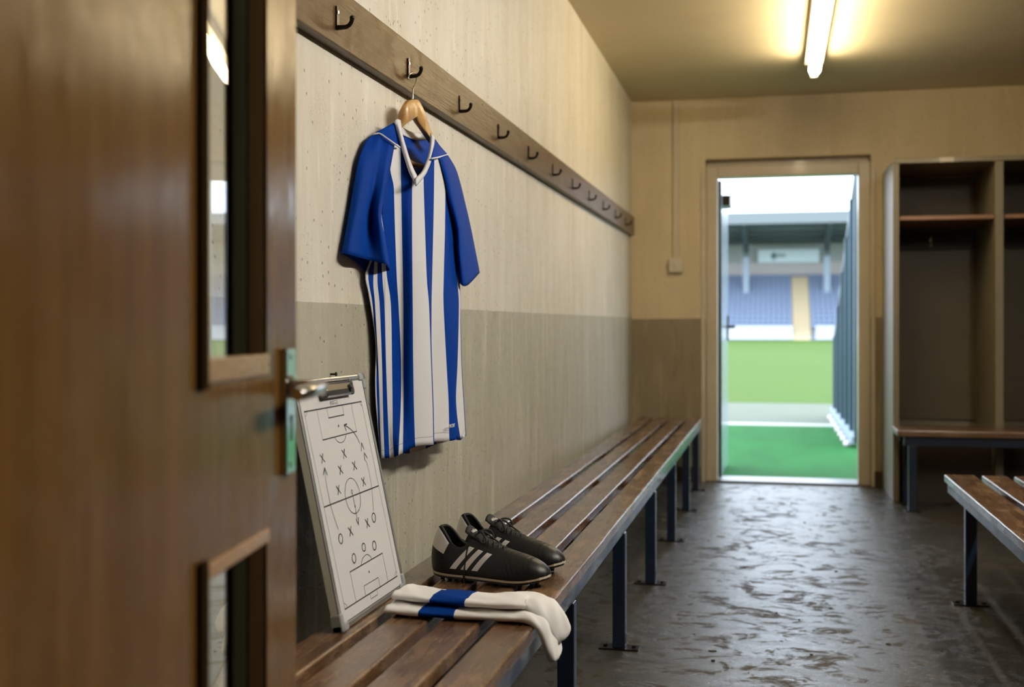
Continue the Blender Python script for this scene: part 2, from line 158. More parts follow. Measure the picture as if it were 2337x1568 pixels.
# ------------------------------------------------------------------ materials
class N:
    def __init__(s, name):
        s.m = bpy.data.materials.new(name); s.m.use_nodes = True; s.t = s.m.node_tree; s.b = s.t.nodes['Principled BSDF']
    def n(s, typ, **k):
        x = s.t.nodes.new(typ)
        for a, v in k.items(): setattr(x, a, v)
        return x
    def link(s, a, b): s.t.links.new(a, b)
    def val(s, sock, v):
        if hasattr(v, 'is_output'): s.link(v, sock)
        else: sock.default_value = v
    def coord(s, scale=(1,1,1), kind='Object', rot=(0,0,0)):
        c = s.n('ShaderNodeTexCoord'); m = s.n('ShaderNodeMapping'); m.inputs['Scale'].default_value = scale; m.inputs['Rotation'].default_value = rot
        s.link(c.outputs[kind], m.inputs['Vector']); return m.outputs[0]
    def noise(s, vec, scale, detail=6, rough=.6, dist=0):
        x = s.n('ShaderNodeTexNoise'); s.link(vec, x.inputs['Vector'])
        x.inputs['Scale'].default_value = scale; x.inputs['Detail'].default_value = detail; x.inputs['Roughness'].default_value = rough; x.inputs['Distortion'].default_value = dist
        return x.outputs['Fac']
    def voro(s, vec, scale, out='Distance', rnd=1):
        x = s.n('ShaderNodeTexVoronoi'); s.link(vec, x.inputs['Vector']); x.inputs['Scale'].default_value = scale; x.inputs['Randomness'].default_value = rnd
        return x.outputs[out]
    def math(s, op, a, b=0, c=None, clamp=False):
        x = s.n('ShaderNodeMath', operation=op, use_clamp=clamp); s.val(x.inputs[0], a); s.val(x.inputs[1], b)
        if c is not None: s.val(x.inputs[2], c)
        return x.outputs[0]
    def rng(s, v, a, b, c=0, d=1):
        x = s.n('ShaderNodeMapRange'); s.link(v, x.inputs[0])
        for i, q in zip((1,2,3,4), (a,b,c,d)): x.inputs[i].default_value = q
        return x.outputs[0]
    def mix(s, f, a, b):
        x = s.n('ShaderNodeMix', data_type='RGBA'); s.val(x.inputs[0], f)
        for i, q in ((6, a), (7, b)):
            if hasattr(q, 'is_output'): s.link(q, x.inputs[i])
            else: x.inputs[i].default_value = (*q, 1)
        return x.outputs[2]
    def sep(s, vec):
        x = s.n('ShaderNodeSeparateXYZ'); s.link(vec, x.inputs[0]); return x.outputs
    def col(s, c): 
        if hasattr(c, 'is_output'): s.link(c, s.b.inputs['Base Color'])
        else: s.b.inputs['Base Color'].default_value = (*c, 1)
    def set(s, **k):
        for a, v in k.items(): s.val(s.b.inputs[a.replace('_', ' ')], v)
    def bump(s, h, strength=.3, dist=.002):
        x = s.n('ShaderNodeBump'); s.link(h, x.inputs['Height']); x.inputs['Strength'].default_value = strength; x.inputs['Distance'].default_value = dist
        s.link(x.outputs[0], s.b.inputs['Normal'])

def srgb(r, g, b):
    f = lambda c: c/12.92 if c <= .04045 else ((c+.055)/1.055)**2.4
    return tuple(f(x/255) for x in (r, g, b))

def plain(name, c, rough=.5, metal=0, var=.12, scale=30, coat=0, bump=0):
    m = N(name); v = m.coord(); f = m.noise(v, scale)
    m.col(m.mix(f, tuple(x*(1-var) for x in c), tuple(min(1, x*(1+var)) for x in c)))
    m.set(Roughness=rough, Metallic=metal)
    if coat: m.set(Coat_Weight=coat, Coat_Roughness=.1)
    if bump: m.bump(m.noise(v, scale*6), bump, .001)
    return m.m

def plaster(name, axis, line0, slope, CREAM, CREAM2, DADO, DADO2, drip=.75):
    """two-colour painted plaster: cream above, beige-grey below a hand-painted line; pits, drips and stains"""
    m = N(name); v = m.coord(); x, y, z = m.sep(v)
    along = y if axis == 'y' else x
    n1 = m.noise(v, 3.0, 5); n2 = m.noise(v, 25, 4)
    streak = m.noise(m.coord((5.5,5.5,.45)), 1.6, 5, .65)
    edge = m.math('MULTIPLY_ADD', along, slope, line0)
    edge = m.math('ADD', edge, m.math('MULTIPLY', m.math('SUBTRACT', m.noise(v, 9, 4), .5), .006))
    up = m.math('GREATER_THAN', z, edge)
    sm = m.rng(streak, .34, .72)
    cu = m.mix(sm, CREAM, CREAM2); cl = m.mix(sm, DADO, DADO2)
    cl = m.mix(m.rng(m.noise(m.coord((9,9,.8)), 1.9, 6, .7), .54, .66, 0, .75), cl, tuple(min(1,q*1.35) for q in DADO))
    cl = m.mix(m.rng(m.noise(m.coord((7,7,1.6)), 1.4, 7, .75, .6), .55, .68, 0, .7), cl, tuple(q*f for q, f in zip(DADO2, (.70,.64,.52))))
    cu = m.mix(m.rng(m.noise(m.coord((9,9,1.0)), 2.3, 6, .7), .56, .66, 0, drip), cu, tuple(q*1.14 for q in CREAM))
    c = m.mix(up, cl, cu)
    c = m.mix(m.rng(n1, .35, .75, .0, .22), c, (.42,.36,.26))
    # pits and chips
    pd = m.voro(v, 46, 'Distance'); pc = m.n('ShaderNodeTexVoronoi'); m.link(v, pc.inputs['Vector']); pc.inputs['Scale'].default_value = 46
    sel = m.math('GREATER_THAN', m.sep(pc.outputs['Color'])[0], .70)
    pit = m.math('MULTIPLY', m.rng(pd, .10, .2, 1, 0), sel)
    pd2 = m.voro(m.coord((1,1,1), rot=(.4,.2,.9)), 150, 'Distance'); pit2 = m.math('MULTIPLY', m.rng(pd2, .12, .24, 1, 0), m.rng(m.noise(v, 6), .5, .58))
    pits = m.math('MAXIMUM', pit, m.math('MULTIPLY', pit2, .7))
    c = m.mix(m.math('MULTIPLY', pits, .55), c, (.12,.10,.075))
    m.col(c)
    m.set(Roughness=m.rng(n2, .3, .7, .38, .6))
    m.set(Specular_IOR_Level=.35)
    h = m.math('SUBTRACT', m.math('ADD', m.math('MULTIPLY', m.noise(v, 90, 6, .7), .5), m.math('MULTIPLY', m.noise(v, 14, 4), .9)), m.math('MULTIPLY', pits, 1.2))
    m.bump(h, .55, .004)
    return m.m

def wood(name, dark, mid, light, wear=.5, axis=1, rough=.32, coat=.25, scale=1.0, bump=.25, edge=True, spec=.5, worn=None):
    m = N(name); sc = [14*scale, 14*scale, 14*scale]; sc[axis] = .9*scale
    g = m.noise(m.coord(sc), 2.2, 8, .65, .6); sc2 = [60*scale]*3; sc2[axis] = 1.6*scale
    g2 = m.noise(m.coord(sc2), 3.0, 5, .6)
    v = m.coord(); w = m.noise(v, 7*scale, 7, .7); sc3 = [22, 22, 22]; sc3[axis] = 3
    w2 = m.noise(m.coord(sc3), 1.3, 8, .75)
    c = m.mix(m.rng(g, .34, .66), dark, mid)
    c = m.mix(m.rng(g2, .35, .8, 0, .55), c, tuple(x*.55 for x in dark))
    wr = m.math('MULTIPLY', m.rng(w, .45, .62), m.rng(w2, .42, .62))
    c = m.mix(m.math('MULTIPLY', wr, wear), c, light)
    if edge:
        gm = m.n('ShaderNodeNewGeometry'); pt = m.rng(gm.outputs['Pointiness'], .52, .60)
        c = m.mix(m.math('MULTIPLY', pt, wear), c, light)
    m.col(c); m.set(Roughness=m.math('ADD', rough, m.math('MULTIPLY', m.math('SUBTRACT', w2, .5), .35)), Coat_Weight=coat, Coat_Roughness=.18, Specular_IOR_Level=spec)
    m.bump(m.math('ADD', g2, m.math('MULTIPLY', wr, -.6)), bump, .0015)
    return m.m

def fabric(name, c, seam=None, rough=.62):
    m = N(name); v = m.coord()
    c0 = m.mix(m.noise(v, 8, 3), tuple(x*.93 for x in c), tuple(min(1, x*1.05) for x in c))
    if seam is not None:
        t = m.n('ShaderNodeTexCoord'); s = m.sep(t.outputs['UV'])[1]
        d = m.math('ABSOLUTE', m.math('SUBTRACT', s, seam)); k = m.math('LESS_THAN', d, .0016)
        c0 = m.mix(m.math('MULTIPLY', k, .6), c0, tuple(x*.35+.02 for x in c))
    m.col(c0); m.set(Roughness=rough, Specular_IOR_Level=.06)
    m.bump(m.noise(v, 900, 2), .12, .0006)
    return m.m

M = {}
M['wall_left'] = plaster('plaster_side', 'y', 1.047, .0041, (.71,.665,.58), (.61,.545,.42), (.45,.425,.34), (.37,.34,.25))
M['wall_back'] = plaster('plaster_end', 'x', 1.075, .006, (.70,.58,.38), (.63,.51,.31), (.27,.225,.145), (.225,.18,.105), .3)
M['wall_far'] = plain('brown_painted_plaster', (.075,.06,.04), .7, var=.2, scale=3)
M['ceiling'] = plain('ceiling_paint', (.62,.53,.37), .7, var=.10, scale=2.5, bump=.2)
M['bench'] = wood('bench_varnish', (.058,.026,.012), (.115,.053,.024), (.40,.235,.11), wear=.7, axis=1, rough=.27, coat=.3, bump=.45)
M['bench_x'] = wood('bench_varnish_cross', (.055,.028,.015), (.11,.055,.03), (.34,.21,.11), wear=.5, axis=0, rough=.30, coat=.3)
M['rail'] = wood('rail_oak', (.058,.029,.009), (.125,.067,.022), (.21,.125,.05), wear=.25, axis=1, rough=.33, coat=.0, bump=.8, spec=.4, scale=1.6)
M['door'] = wood('door_veneer', (.055,.024,.005), (.150,.069,.015), (.22,.115,.03), wear=.35, axis=2, rough=.20, coat=.0, spec=.2, bump=.22, scale=.8)
M['bead'] = wood('door_bead_wood', (.34,.18,.065), (.46,.26,.10), (.5,.3,.13), wear=.2, axis=1, rough=.3)
M['bead_dark'] = wood('bead_reveal_shade', (.016,.009,.004), (.028,.016,.007), (.05,.03,.012), wear=.1, axis=2, rough=.65, coat=0, spec=.0)  # dark brown carries the shade of the reveal and bead edge
M['strip_green'] = wood('reveal_shade_green', (.010,.010,.006), (.018,.018,.010), (.03,.028,.018), wear=.1, axis=2, rough=.7, coat=0, spec=.0)  # near-black tone stands in for the shaded reveal beside the glass
M['hang'] = wood('hanger_beech', (.50,.27,.085), (.60,.345,.125), (.66,.41,.18), wear=.2, axis=1, rough=.38, coat=.2, bump=.1, scale=2, edge=False)
M['shelf'] = wood('locker_shelf_wood', (.20,.085,.03), (.30,.14,.055), (.38,.2,.09), wear=.3, axis=0, rough=.4)
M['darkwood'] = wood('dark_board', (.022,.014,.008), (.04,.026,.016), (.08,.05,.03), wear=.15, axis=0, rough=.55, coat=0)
M['navy'] = plain('navy_steel_paint', (.006,.0135,.033), .38, var=.3, scale=18, coat=.2)
M['navy_worn'] = None
M['iron'] = plain('dark_iron', (.028,.02,.014), .33, .75, var=.3, scale=60)
M['steel'] = plain('polished_steel', (.62,.60,.57), .17, 1, var=.05)
M['brushed'] = plain('brushed_steel', (.56,.56,.54), .14, 1, var=.08)
M['wire'] = plain('hanger_wire_steel', (.75,.74,.72), .2, 1, var=.05)
M['black'] = plain('black_plastic', (.012,.012,.013), .4)
M['cream'] = plain('cream_gloss_paint', (.60,.52,.39), .33, var=.12, scale=5, coat=.2)
M['lockerback'] = plain('locker_back_shaded', (.115,.09,.048), .5, var=.2, scale=3)  # locker beige darkened, the shade inside is put into the colour
M['locker'] = plain('locker_paint', (.21,.18,.115), .42, var=.16, scale=4, coat=.1)
M['blue'] = fabric('jersey_blue', (.001,.034,.25))
M['blue_seam'] = fabric('jersey_blue_hem', (.001,.034,.25), seam=.968)
M['white'] = fabric('jersey_white', (.68,.665,.67))
M['white_seam'] = fabric('jersey_white_hem', (.68,.665,.67), seam=.968)
M['sockwhite'] = fabric('sock_white', (.82,.79,.76), rough=.8)
M['sockblue'] = fabric('sock_blue', (.001,.03,.20), rough=.8)
M['paper'] = plain('paper', (.64,.62,.61), .6, var=.03, scale=6)
M['ink'] = plain('black_marker', (.012,.012,.014), .5)
M['alu'] = plain('aluminium_frame', (.60,.60,.58), .32, .85, var=.06)
M['greyplastic'] = plain('grey_plastic_corner', (.33,.34,.34), .4)
M['backboard'] = plain('board_backing', (.25,.22,.18), .7)
M['whiteplastic'] = plain('white_plastic', (.62,.56,.45), .4)
M['skirting'] = plain('brown_skirting', (.05,.03,.018), .4, var=.2, scale=12)
M['leather_in'] = plain('boot_lining', (.006,.006,.0065), .75)
M['sole_black'] = plain('black_sole', (.014,.014,.015), .45)
M['welt'] = plain('cream_welt', (.62,.55,.42), .5)
M['lace'] = plain('black_lace', (.010,.010,.010), .8)
M['white_mark'] = plain('white_print', (.75,.73,.70), .5)
M['chip'] = plain('grit', (.05,.045,.035), .8)

def worn_navy():
    m = N('worn_navy_steel'); v = m.coord((8,2.2,8))
    w = m.noise(v, 3.2, 8, .7); c = m.mix(m.rng(w, .45, .62), (.012,.026,.06), (.13,.145,.16)); m.col(c); m.set(Roughness=.36, Coat_Weight=.15); return m.m
M['navy_worn'] = worn_navy()

def glassmat():
    m = N('door_glass'); m.col((.93,.95,.92)); m.set(Roughness=0.0, Transmission_Weight=1.0, IOR=1.52); return m.m
M['glass'] = glassmat()

def floor_mat():
    m = N('worn_floor_paint'); v = m.coord()
    big = m.noise(v, 1.3, 7, .62, .8); mid = m.noise(v, 5.0, 9, .70, 1.6); fine = m.noise(v, 60, 5, .7)
    st = m.noise(m.coord((4,8,4), rot=(0,0,.4)), 1.3, 9, .74, 2.2)
    worn = m.rng(m.math('ADD', m.math('MULTIPLY', mid, .6), m.math('MULTIPLY', st, .4)), 0.515, .575)      # bare brown concrete showing
    scr = m.rng(m.noise(m.coord((3,16,3), rot=(0,0,-.5)), 2.2, 8, .8, 2.5), .60, .70)
    c = m.mix(m.rng(big, .36, .66), (.034,.032,.026), (.058,.054,.045))
    c = m.mix(m.math('MULTIPLY', worn, .85), c, (.040,.026,.013))
    c = m.mix(m.math('MULTIPLY', scr, .5), c, (.12,.115,.10))
    c = m.mix(m.rng(fine, .68, .76, 0, .7), c, (.018,.015,.011))
    m.col(c)
    m.set(Roughness=m.math('ADD', m.rng(worn, 0, 1, .30, .60), m.math('MULTIPLY', m.math('SUBTRACT', fine, .5), .25)), Specular_IOR_Level=m.rng(worn, 0, 1, .42, .16))
    m.bump(m.math('ADD', m.math('MULTIPLY', worn, -.25), m.math('ADD', m.math('MULTIPLY', fine, .12), m.math('ADD', m.math('MULTIPLY', st, .45), m.math('MULTIPLY', scr, .1)))), .30, .012)
    return m.m
M['floor'] = floor_mat()

def grass(name, a, b, c2, s=1):
    m = N(name); v = m.coord(); n1 = m.noise(m.coord((1.4,.5,1)), .9*s, 5, .6); n2 = m.noise(v, 120, 4, .7)
    c = m.mix(m.rng(n1, .3, .7), a, b); c = m.mix(m.rng(n2, .4, .75, 0, .5), c, c2); m.col(c); m.set(Roughness=.8, Specular_IOR_Level=.15); m.bump(n2, .6, .01); return m.m
M['turf'] = grass('walkway_turf', (0.0100,0.1147,0.0187), (0.0161,0.1593,0.0290), (0.0057,0.0701,0.0109), 2)
M['pitch'] = grass('pitch_grass', (0.0668,0.1230,0.0141), (0.0768,0.1411,0.0166), (0.0463,0.0956,0.0089), .08)
M['concrete'] = plain('pale_concrete', (0.0818,0.1004,0.0573), .7, var=.25, scale=3)
M['linewhite'] = plain('line_paint', (0.4185,0.4320,0.3915), .7)
M['sheet'] = plain('blue_grey_sheet', (0.4590,0.5534,0.6480), .35, .2, var=.25, scale=4)
M['sheetdark'] = plain('dark_sheet', (0.0405,0.0743,0.0945), .4, .2)
M['stone'] = plain('white_stone', (0.5063,0.5063,0.4995), .6)
M['fascia'] = plain('roof_fascia', (0.1750,0.1969,0.2144), .5)
M['underside'] = plain('roof_underside', (0.0698,0.1008,0.0963), .6, var=.35, scale=.6)
M['truss'] = plain('truss_steel', (0.0729,0.0972,0.1033), .5)
M['post'] = plain('stand_post', (0.2835,0.3443,0.4253), .5)
M['standwall'] = plain('stand_wall', (0.3240,0.3456,0.3240), .6)
M['standband'] = plain('stand_band', (0.4536,0.4104,0.3996), .6)
M['signboard'] = plain('stand_sign', (0.6521,0.7654,0.8000), .5)
M['signmark'] = plain('stand_sign_mark', (0.3375,0.4320,0.4455), .5)
M['seat'] = plain('blue_seat', (0.2031,0.2706,0.4187), .35, var=.2, scale=2)
M['terrace'] = plain('terrace_concrete', (0.1580,0.1762,0.2066), .7)
M['stair'] = plain('tan_stair', (0.4160,0.3328,0.2080), .7)
M['advert'] = plain('advert_board', (0.4826,0.5002,0.5441), .4, var=.06, scale=.5)
M['leafblue'] = plain('pale_blue_door', (0.3159,0.3861,0.4563), .25, var=.12, scale=3, coat=.5)
M['thresh'] = plain('threshold_metal', (0.2100,0.2100,0.2100), .35, .6, var=.2)

def tube_mat(name, c, w):
    m = N(name); m.set(Emission_Color=(*c,1), Emission_Strength=w); m.col((.9,.9,.85)); return m.m
M['tube'] = tube_mat('lit_tube_warm', (1,.83,.53), TUBE_W); M['tube_cool'] = tube_mat('lit_tube_neutral', (1,.96,.88), TUBE_2)

def boot_mat():
    m = N('boot_leather'); v = m.coord(); x, y, z = m.sep(v)
    q = m.math('SUBTRACT', x, m.math('MULTIPLY', m.math('SUBTRACT', z, .012), .86))
    q = m.math('ADD', q, m.math('MULTIPLY', m.math('MULTIPLY', m.math('SUBTRACT', z, .05), m.math('SUBTRACT', z, .05)), -3.0))
    k = m.math('DIVIDE', m.math('SUBTRACT', q, .0405), .0275)
    inb = m.math('LESS_THAN', m.math('FRACT', k), .56)
    rg = m.math('MULTIPLY', m.math('GREATER_THAN', k, 0), m.math('LESS_THAN', k, 3))
    top = m.math('LESS_THAN', z, m.math('SUBTRACT', .107, m.math('MULTIPLY', x, .235)))
    bot = m.math('GREATER_THAN', z, .030)
    side = m.math('GREATER_THAN', m.math('ABSOLUTE', y), .012)
    f = m.math('MULTIPLY', m.math('MULTIPLY', inb, rg), m.math('MULTIPLY', m.math('MULTIPLY', top, bot), side))
    hl = m.math('MULTIPLY', m.math('GREATER_THAN', m.math('ADD', z, m.math('MULTIPLY', x, .42)), .0775), m.math('LESS_THAN', m.math('SUBTRACT', x, m.math('MULTIPLY', m.math('SUBTRACT', z, .062), .5)), .040))
    f = m.math('MAXIMUM', f, hl)
    c = m.mix(f, (.0055,.0062,.0062), (.86,.83,.80))
    m.col(c); m.set(Roughness=m.math('ADD', m.math('MULTIPLY', f, .15), .40), Specular_IOR_Level=.34)
    # creases across the toe box
    w = m.n('ShaderNodeTexWave', wave_type='BANDS', bands_direction='X'); m.link(m.coord((1,.5,.9), rot=(0,.5,.3)), w.inputs['Vector'])
    w.inputs['Scale'].default_value = 34; w.inputs['Distortion'].default_value = 1.5; w.inputs['Detail'].default_value = 1
    msk = m.math('MULTIPLY', m.rng(x, .17, .20), m.rng(x, .255, .235))
    m.bump(m.math('ADD', m.math('MULTIPLY', w.outputs['Fac'], msk), m.math('MULTIPLY', m.noise(v, 300), .08)), .30, .002)
    return m.m
M['boot'] = boot_mat()
M['heel'] = plain('white_heel_leather', (.66,.61,.55), .5, var=.06)

# ------------------------------------------------------------------ the room
XW, YB, H = -.92, 7.70, 2.51
XR, YF = 3.6, .50
def struct(name, bm, m, label, cat, **k):
    o = obj(name, bm, m, **k); tag(o, label, cat, kind='structure'); return o

b = B(); box(b, XW-.25, XR+.25, -1.9, YB+.16, -.2, 0)
struct('floor', b, M['floor'], 'worn damp grey-brown painted concrete floor of the changing room', 'floor')
b = B(); box(b, XW-.25, XR+.25, -1.9, YB+.25, H, H+.2)
struct('ceiling', b, M['ceiling'], 'dull beige painted ceiling above the changing room', 'ceiling')
b = B(); box(b, XW-.25, XW, YF, YB+.25, 0, H)
struct('wall_left', b, M['wall_left'], 'pitted plaster wall behind the hook rail, cream above grey', 'wall')
OX0, OX1, OZ = -.436, .604, 2.115
b = B(); box(b, XW, OX0, YB, YB+.25, 0, H); box(b, OX1, XR, YB, YB+.25, 0, H); box(b, OX0, OX1, YB, YB+.25, OZ, H)
struct('wall_back', b, M['wall_back'], 'end wall around the open doorway to the pitch, cream above brown-grey', 'wall')
b = B(); box(b, XR, XR+.25, YF, YB+.25, 0, H)
struct('wall_right', b, M['wall_far'], 'far right wall of the room outside the picture', 'wall')
b = B(); box(b, XW-.25, -.475, YF-.2, YF, 0, H); box(b, .42, XR+.25, YF-.2, YF, 0, H); box(b, -.475, .42, YF-.2, YF, 2.05, H)
struct('wall_front', b, M['wall_far'], 'wall with the entrance opening the picture is taken through', 'wall')
b = B(); box(b, XW-.25, XW-.05, -1.9, YF-.2, 0, H); box(b, 1.3, 1.5, -1.9, YF-.2, 0, H); box(b, XW-.05, 1.3, -1.9, -1.7, 0, H)
struct('wall_hall', b, M['wall_far'], 'corridor walls behind the camera', 'wall')
b = B(); box(b, XW, OX0-.03, YB-.018, YB, 0, .10)
struct('baseboard_left', b, M['skirting'], 'dark brown skirting under the bench end left of the doorway', 'skirting')
b = B(); box(b, OX1+.02, .70, YB-.018, YB, 0, .10); box(b, 2.5, XR, YB-.018, YB, 0, .10)
struct('baseboard_right', b, M['skirting'], 'dark brown skirting between the doorway and the lockers', 'skirting')

# ------------------------------------------------------------------ doorway to the pitch
d2 = thing('door_2', ((OX0+OX1)/2, YB+.1, 0), 'cream framed doorway standing open to the pitch, pale blue leaf swung out', 'door', kind='structure')
b = B(); box(b, OX0, -.36, YB+.045, YB+.17, 0, 2.075); obj('door_jamb', b, M['cream'], d2, bevel=.006)
b = B(); box(b, .529, OX1, YB+.045, YB+.17, 0, 2.075); obj('door_jamb', b, M['cream'], d2, bevel=.006)
b = B(); box(b, -.36, .529, YB+.045, YB+.17, 2.0, 2.075); box(b, OX0, OX1, YB+.10, YB+.2, 2.07, OZ); obj('door_head', b, M['cream'], d2, bevel=.006)
b = B(); box(b, OX0-.028, OX0-.002, YB-.012, YB, 0, 2.03); obj('architrave', b, M['cream'], d2, bevel=.003)
b = B(); box(b, OX1+.002, OX1+.026, YB-.012, YB, 0, 2.03); obj('architrave', b, M['cream'], d2, bevel=.003)
b = B(); box(b, -.36, .529, YB+.0, YB+.26, 0, .014); obj('threshold', b, M['thresh'], d2, bevel=.003)
hx, hy, fx, fy = -.339, YB+.19, -.328, 8.70
def lf(s, n, z):   # leaf frame: s along leaf, n to the right
    dx, dy = fx-hx, fy-hy; L = math.hypot(dx, dy); dx /= L; dy /= L
    return (hx+dx*s+dy*n, hy+dy*s-dx*n, z)
LL = math.hypot(fx-hx, fy-hy)
b = B(); hexa(b, [lf(0,-.045,.02),lf(LL,-.045,.02),lf(LL,0,.02),lf(0,0,.02),lf(0,-.045,1.99),lf(LL,-.045,1.99),lf(LL,0,1.99),lf(0,0,1.99)])
obj('door_leaf', b, M['leafblue'], d2, bevel=.003)
b = B(); box(b, -.36, -.340, YB+.171, YB+.19, .02, 1.995)
obj('hinge_stile', b, M['navy'], d2)
b = B(); tube(b, [lf(LL-.07,0,1.02), lf(LL-.07,.045,1.02), lf(LL-.18,.05,1.02)], .011); hexa(b, [lf(LL-.09,0,.92),lf(LL-.05,0,.92),lf(LL-.05,.008,.92),lf(LL-.09,.008,.92),lf(LL-.09,0,1.1),lf(LL-.05,0,1.1),lf(LL-.05,.008,1.1),lf(LL-.09,.008,1.1)])
obj('door_handle', b, M['iron'], d2, smooth=False)
b = B(); hexa(b, [lf(.10,0,1.84),lf(.34,0,1.84),lf(.34,.05,1.84),lf(.10,.05,1.84),lf(.10,0,1.91),lf(.34,0,1.91),lf(.34,.05,1.91),lf(.10,.05,1.91)])
tube(b, [lf(.2,.03,1.91), lf(.3,.10,1.93), lf(.02,.2,1.96)], .008); obj('door_closer', b, M['iron'], d2, bevel=.004)

# ------------------------------------------------------------------ entrance door in the foreground
P = Vector((-.602, 1.402, 0)); dd = Vector((-.1530, .9882, 0)); nn = Vector((.9882, .1530, 0)); DW = .86
d1 = thing('door_1', (P-dd*DW)[:], 'brown varnished entrance door with two narrow glazed slots, half open on the left', 'door', kind='structure')
def D(s, n, z): return (P-dd*s+nn*n+Vector((0,0,z)))[:]      # s: metres from the lock edge
def dbox(bm, s0, s1, n0, n1, z0, z1): hexa(bm, [D(s0,n0,z0),D(s1,n0,z0),D(s1,n1,z0),D(s0,n1,z0),D(s0,n0,z1),D(s1,n0,z1),D(s1,n1,z1),D(s0,n1,z1)])
T_ = .054; SA, SB = .134, .370; ZU0, ZU1, ZL0, ZL1 = .9505, 1.82, .22, .763
SG = .248                                        # far edge of the glass, flat strips coloured dark for the shaded reveal fill SG to SA
b = B()
dbox(b, 0, SA, -T_, 0, .008, 2.02); dbox(b, SB, DW, -T_, 0, .008, 2.02)
for z0, z1 in ((.008, ZL0), (ZL1, ZU0), (ZU1, 2.02)): dbox(b, SA, SB, -T_, 0, z0, z1)
bmesh.ops.remove_doubles(b, verts=b.verts, dist=1e-5)
obj('door_leaf', b, M['door'], d1)
for z0, z1 in ((ZU0, ZU1), (ZL0, ZL1)):
    b = B(); hexa(b, [D(SG-.004,-.0130,z0-.004),D(SB+.004,-.0125,z0-.004),D(SB+.004,-.0085,z0-.004),D(SG-.004,-.0090,z0-.004),D(SG-.004,-.0130,z1+.004),D(SB+.004,-.0125,z1+.004),D(SB+.004,-.0085,z1+.004),D(SG-.004,-.0090,z1+.004)])
    obj('glass_pane', b, M['glass'], d1)
    b = B(); dbox(b, SG-.05, SG, -.013, -.005, z0, z1); obj('reveal_shade_strip', b, M['strip_green'], d1)
    b = B(); dbox(b, SA+.0005, SG-.05, -.013, -.003, z0, z1); obj('reveal_shade_strip', b, M['bead_dark'], d1)
    b = B(); dbox(b, SB-.013, SB+.010, -.008, .006, z0-.010, z1+.010); obj('glazing_bead', b, M['bead_dark'], d1, bevel=.002)
    b = B(); dbox(b, SA+.002, SB-.013, -.008, .004, z0-.004, z0+.021); obj('glazing_bead', b, M['bead'], d1, bevel=.002)
    b = B(); dbox(b, SA+.002, SB-.013, -.008, .004, z1-.012, z1+.004); obj('glazing_bead', b, M['bead'], d1, bevel=.002)
b = B(); dbox(b, .032, .0755, 0, .008, .820, .977)
lp = obj('lock_plate', b, M['brushed'], d1, bevel=.002)
b = B(); dbox(b, .050, .057, .0078, .0086, .862, .892); dbox(b, .048, .059, .0078, .0086, .884, .894)
obj('keyhole', b, M['black'], lp)
for z in (.832, .966):
    b = B(); disc(b, D(.054,.0075,z), nn, .004, .0015, 12); obj('screw', b, M['steel'], lp)
b = B(); zc = .9285
tube(b, [D(.054,.006,zc), D(.054,.030,zc), D(.055,.040,zc), D(.060,.0465,zc), D(.070,.049,zc), D(.10,.050,zc), D(.13,.050,zc-.001), D(.158,.048,zc-.002), D(.170,.045,zc-.003)],
     [.0095,.0095,.0095,.0098,.010,.0095,.0092,.009,.0075], 14)
disc(b, D(.054,.007,zc), nn, .015, .006, 18)
obj('lever_handle', b, M['steel'], d1, auto=40)

# ------------------------------------------------------------------ coat rail with hooks
def rail_z(y): return 1.5955+(y-2.15)*.0034
Y0, Y1 = 1.0, 7.62
rail = thing('coat_rail', (XW, 4.3, rail_z(4.3)), 'long brown wooden rail with eleven dark hooks along the cream wall', 'coat rail')
b = B(); xf = -.893
hexa(b, [(XW,Y0,rail_z(Y0)),(xf,Y0,rail_z(Y0)),(xf,Y1,rail_z(Y1)),(XW,Y1,rail_z(Y1)),(XW,Y0,rail_z(Y0)+.124),(xf,Y0,rail_z(Y0)+.124),(xf,Y1,rail_z(Y1)+.124),(XW,Y1,rail_z(Y1)+.124)])
obj('rail_board', b, M['rail'], rail, bevel=.003)
def hook_mesh():
    b = B(); box(b, 0, .004, -.0062, .0062, .0, .048)
    tube(b, [(.002,0,.004),(.012,0,.0035),(.022,0,.0040),(.029,0,.0075),(.0335,0,.0140),(.0350,0,.0215)], [.0055,.0052,.0048,.0046,.0046,.0050], 10)
    bmesh.ops.create_icosphere(b, subdivisions=2, radius=.0055, matrix=Matrix.Translation((.0350,0,.0225)))
    return b
hk0 = None; HY = 2.777
for i in range(12):
    y = HY-.487*2+.487*i
    if i == 0: continue
    if hk0 is None:
        h = obj('hook', hook_mesh(), M['iron'], rail, local=True, auto=45)
        b = B(); disc(b, (.0035,0,.036), (1,0,0), .0032, .0018, 10); sc = obj('screw', b, M['brushed'], h, local=True)
        hk0 = (h, sc)
    else:
        h = hk0[0].copy(); C.objects.link(h); sc = hk0[1].copy(); C.objects.link(sc); sc.parent = h
        h.parent = rail
    h.location = (xf-XW, y-4.3, rail_z(y)+.032-rail_z(4.3))

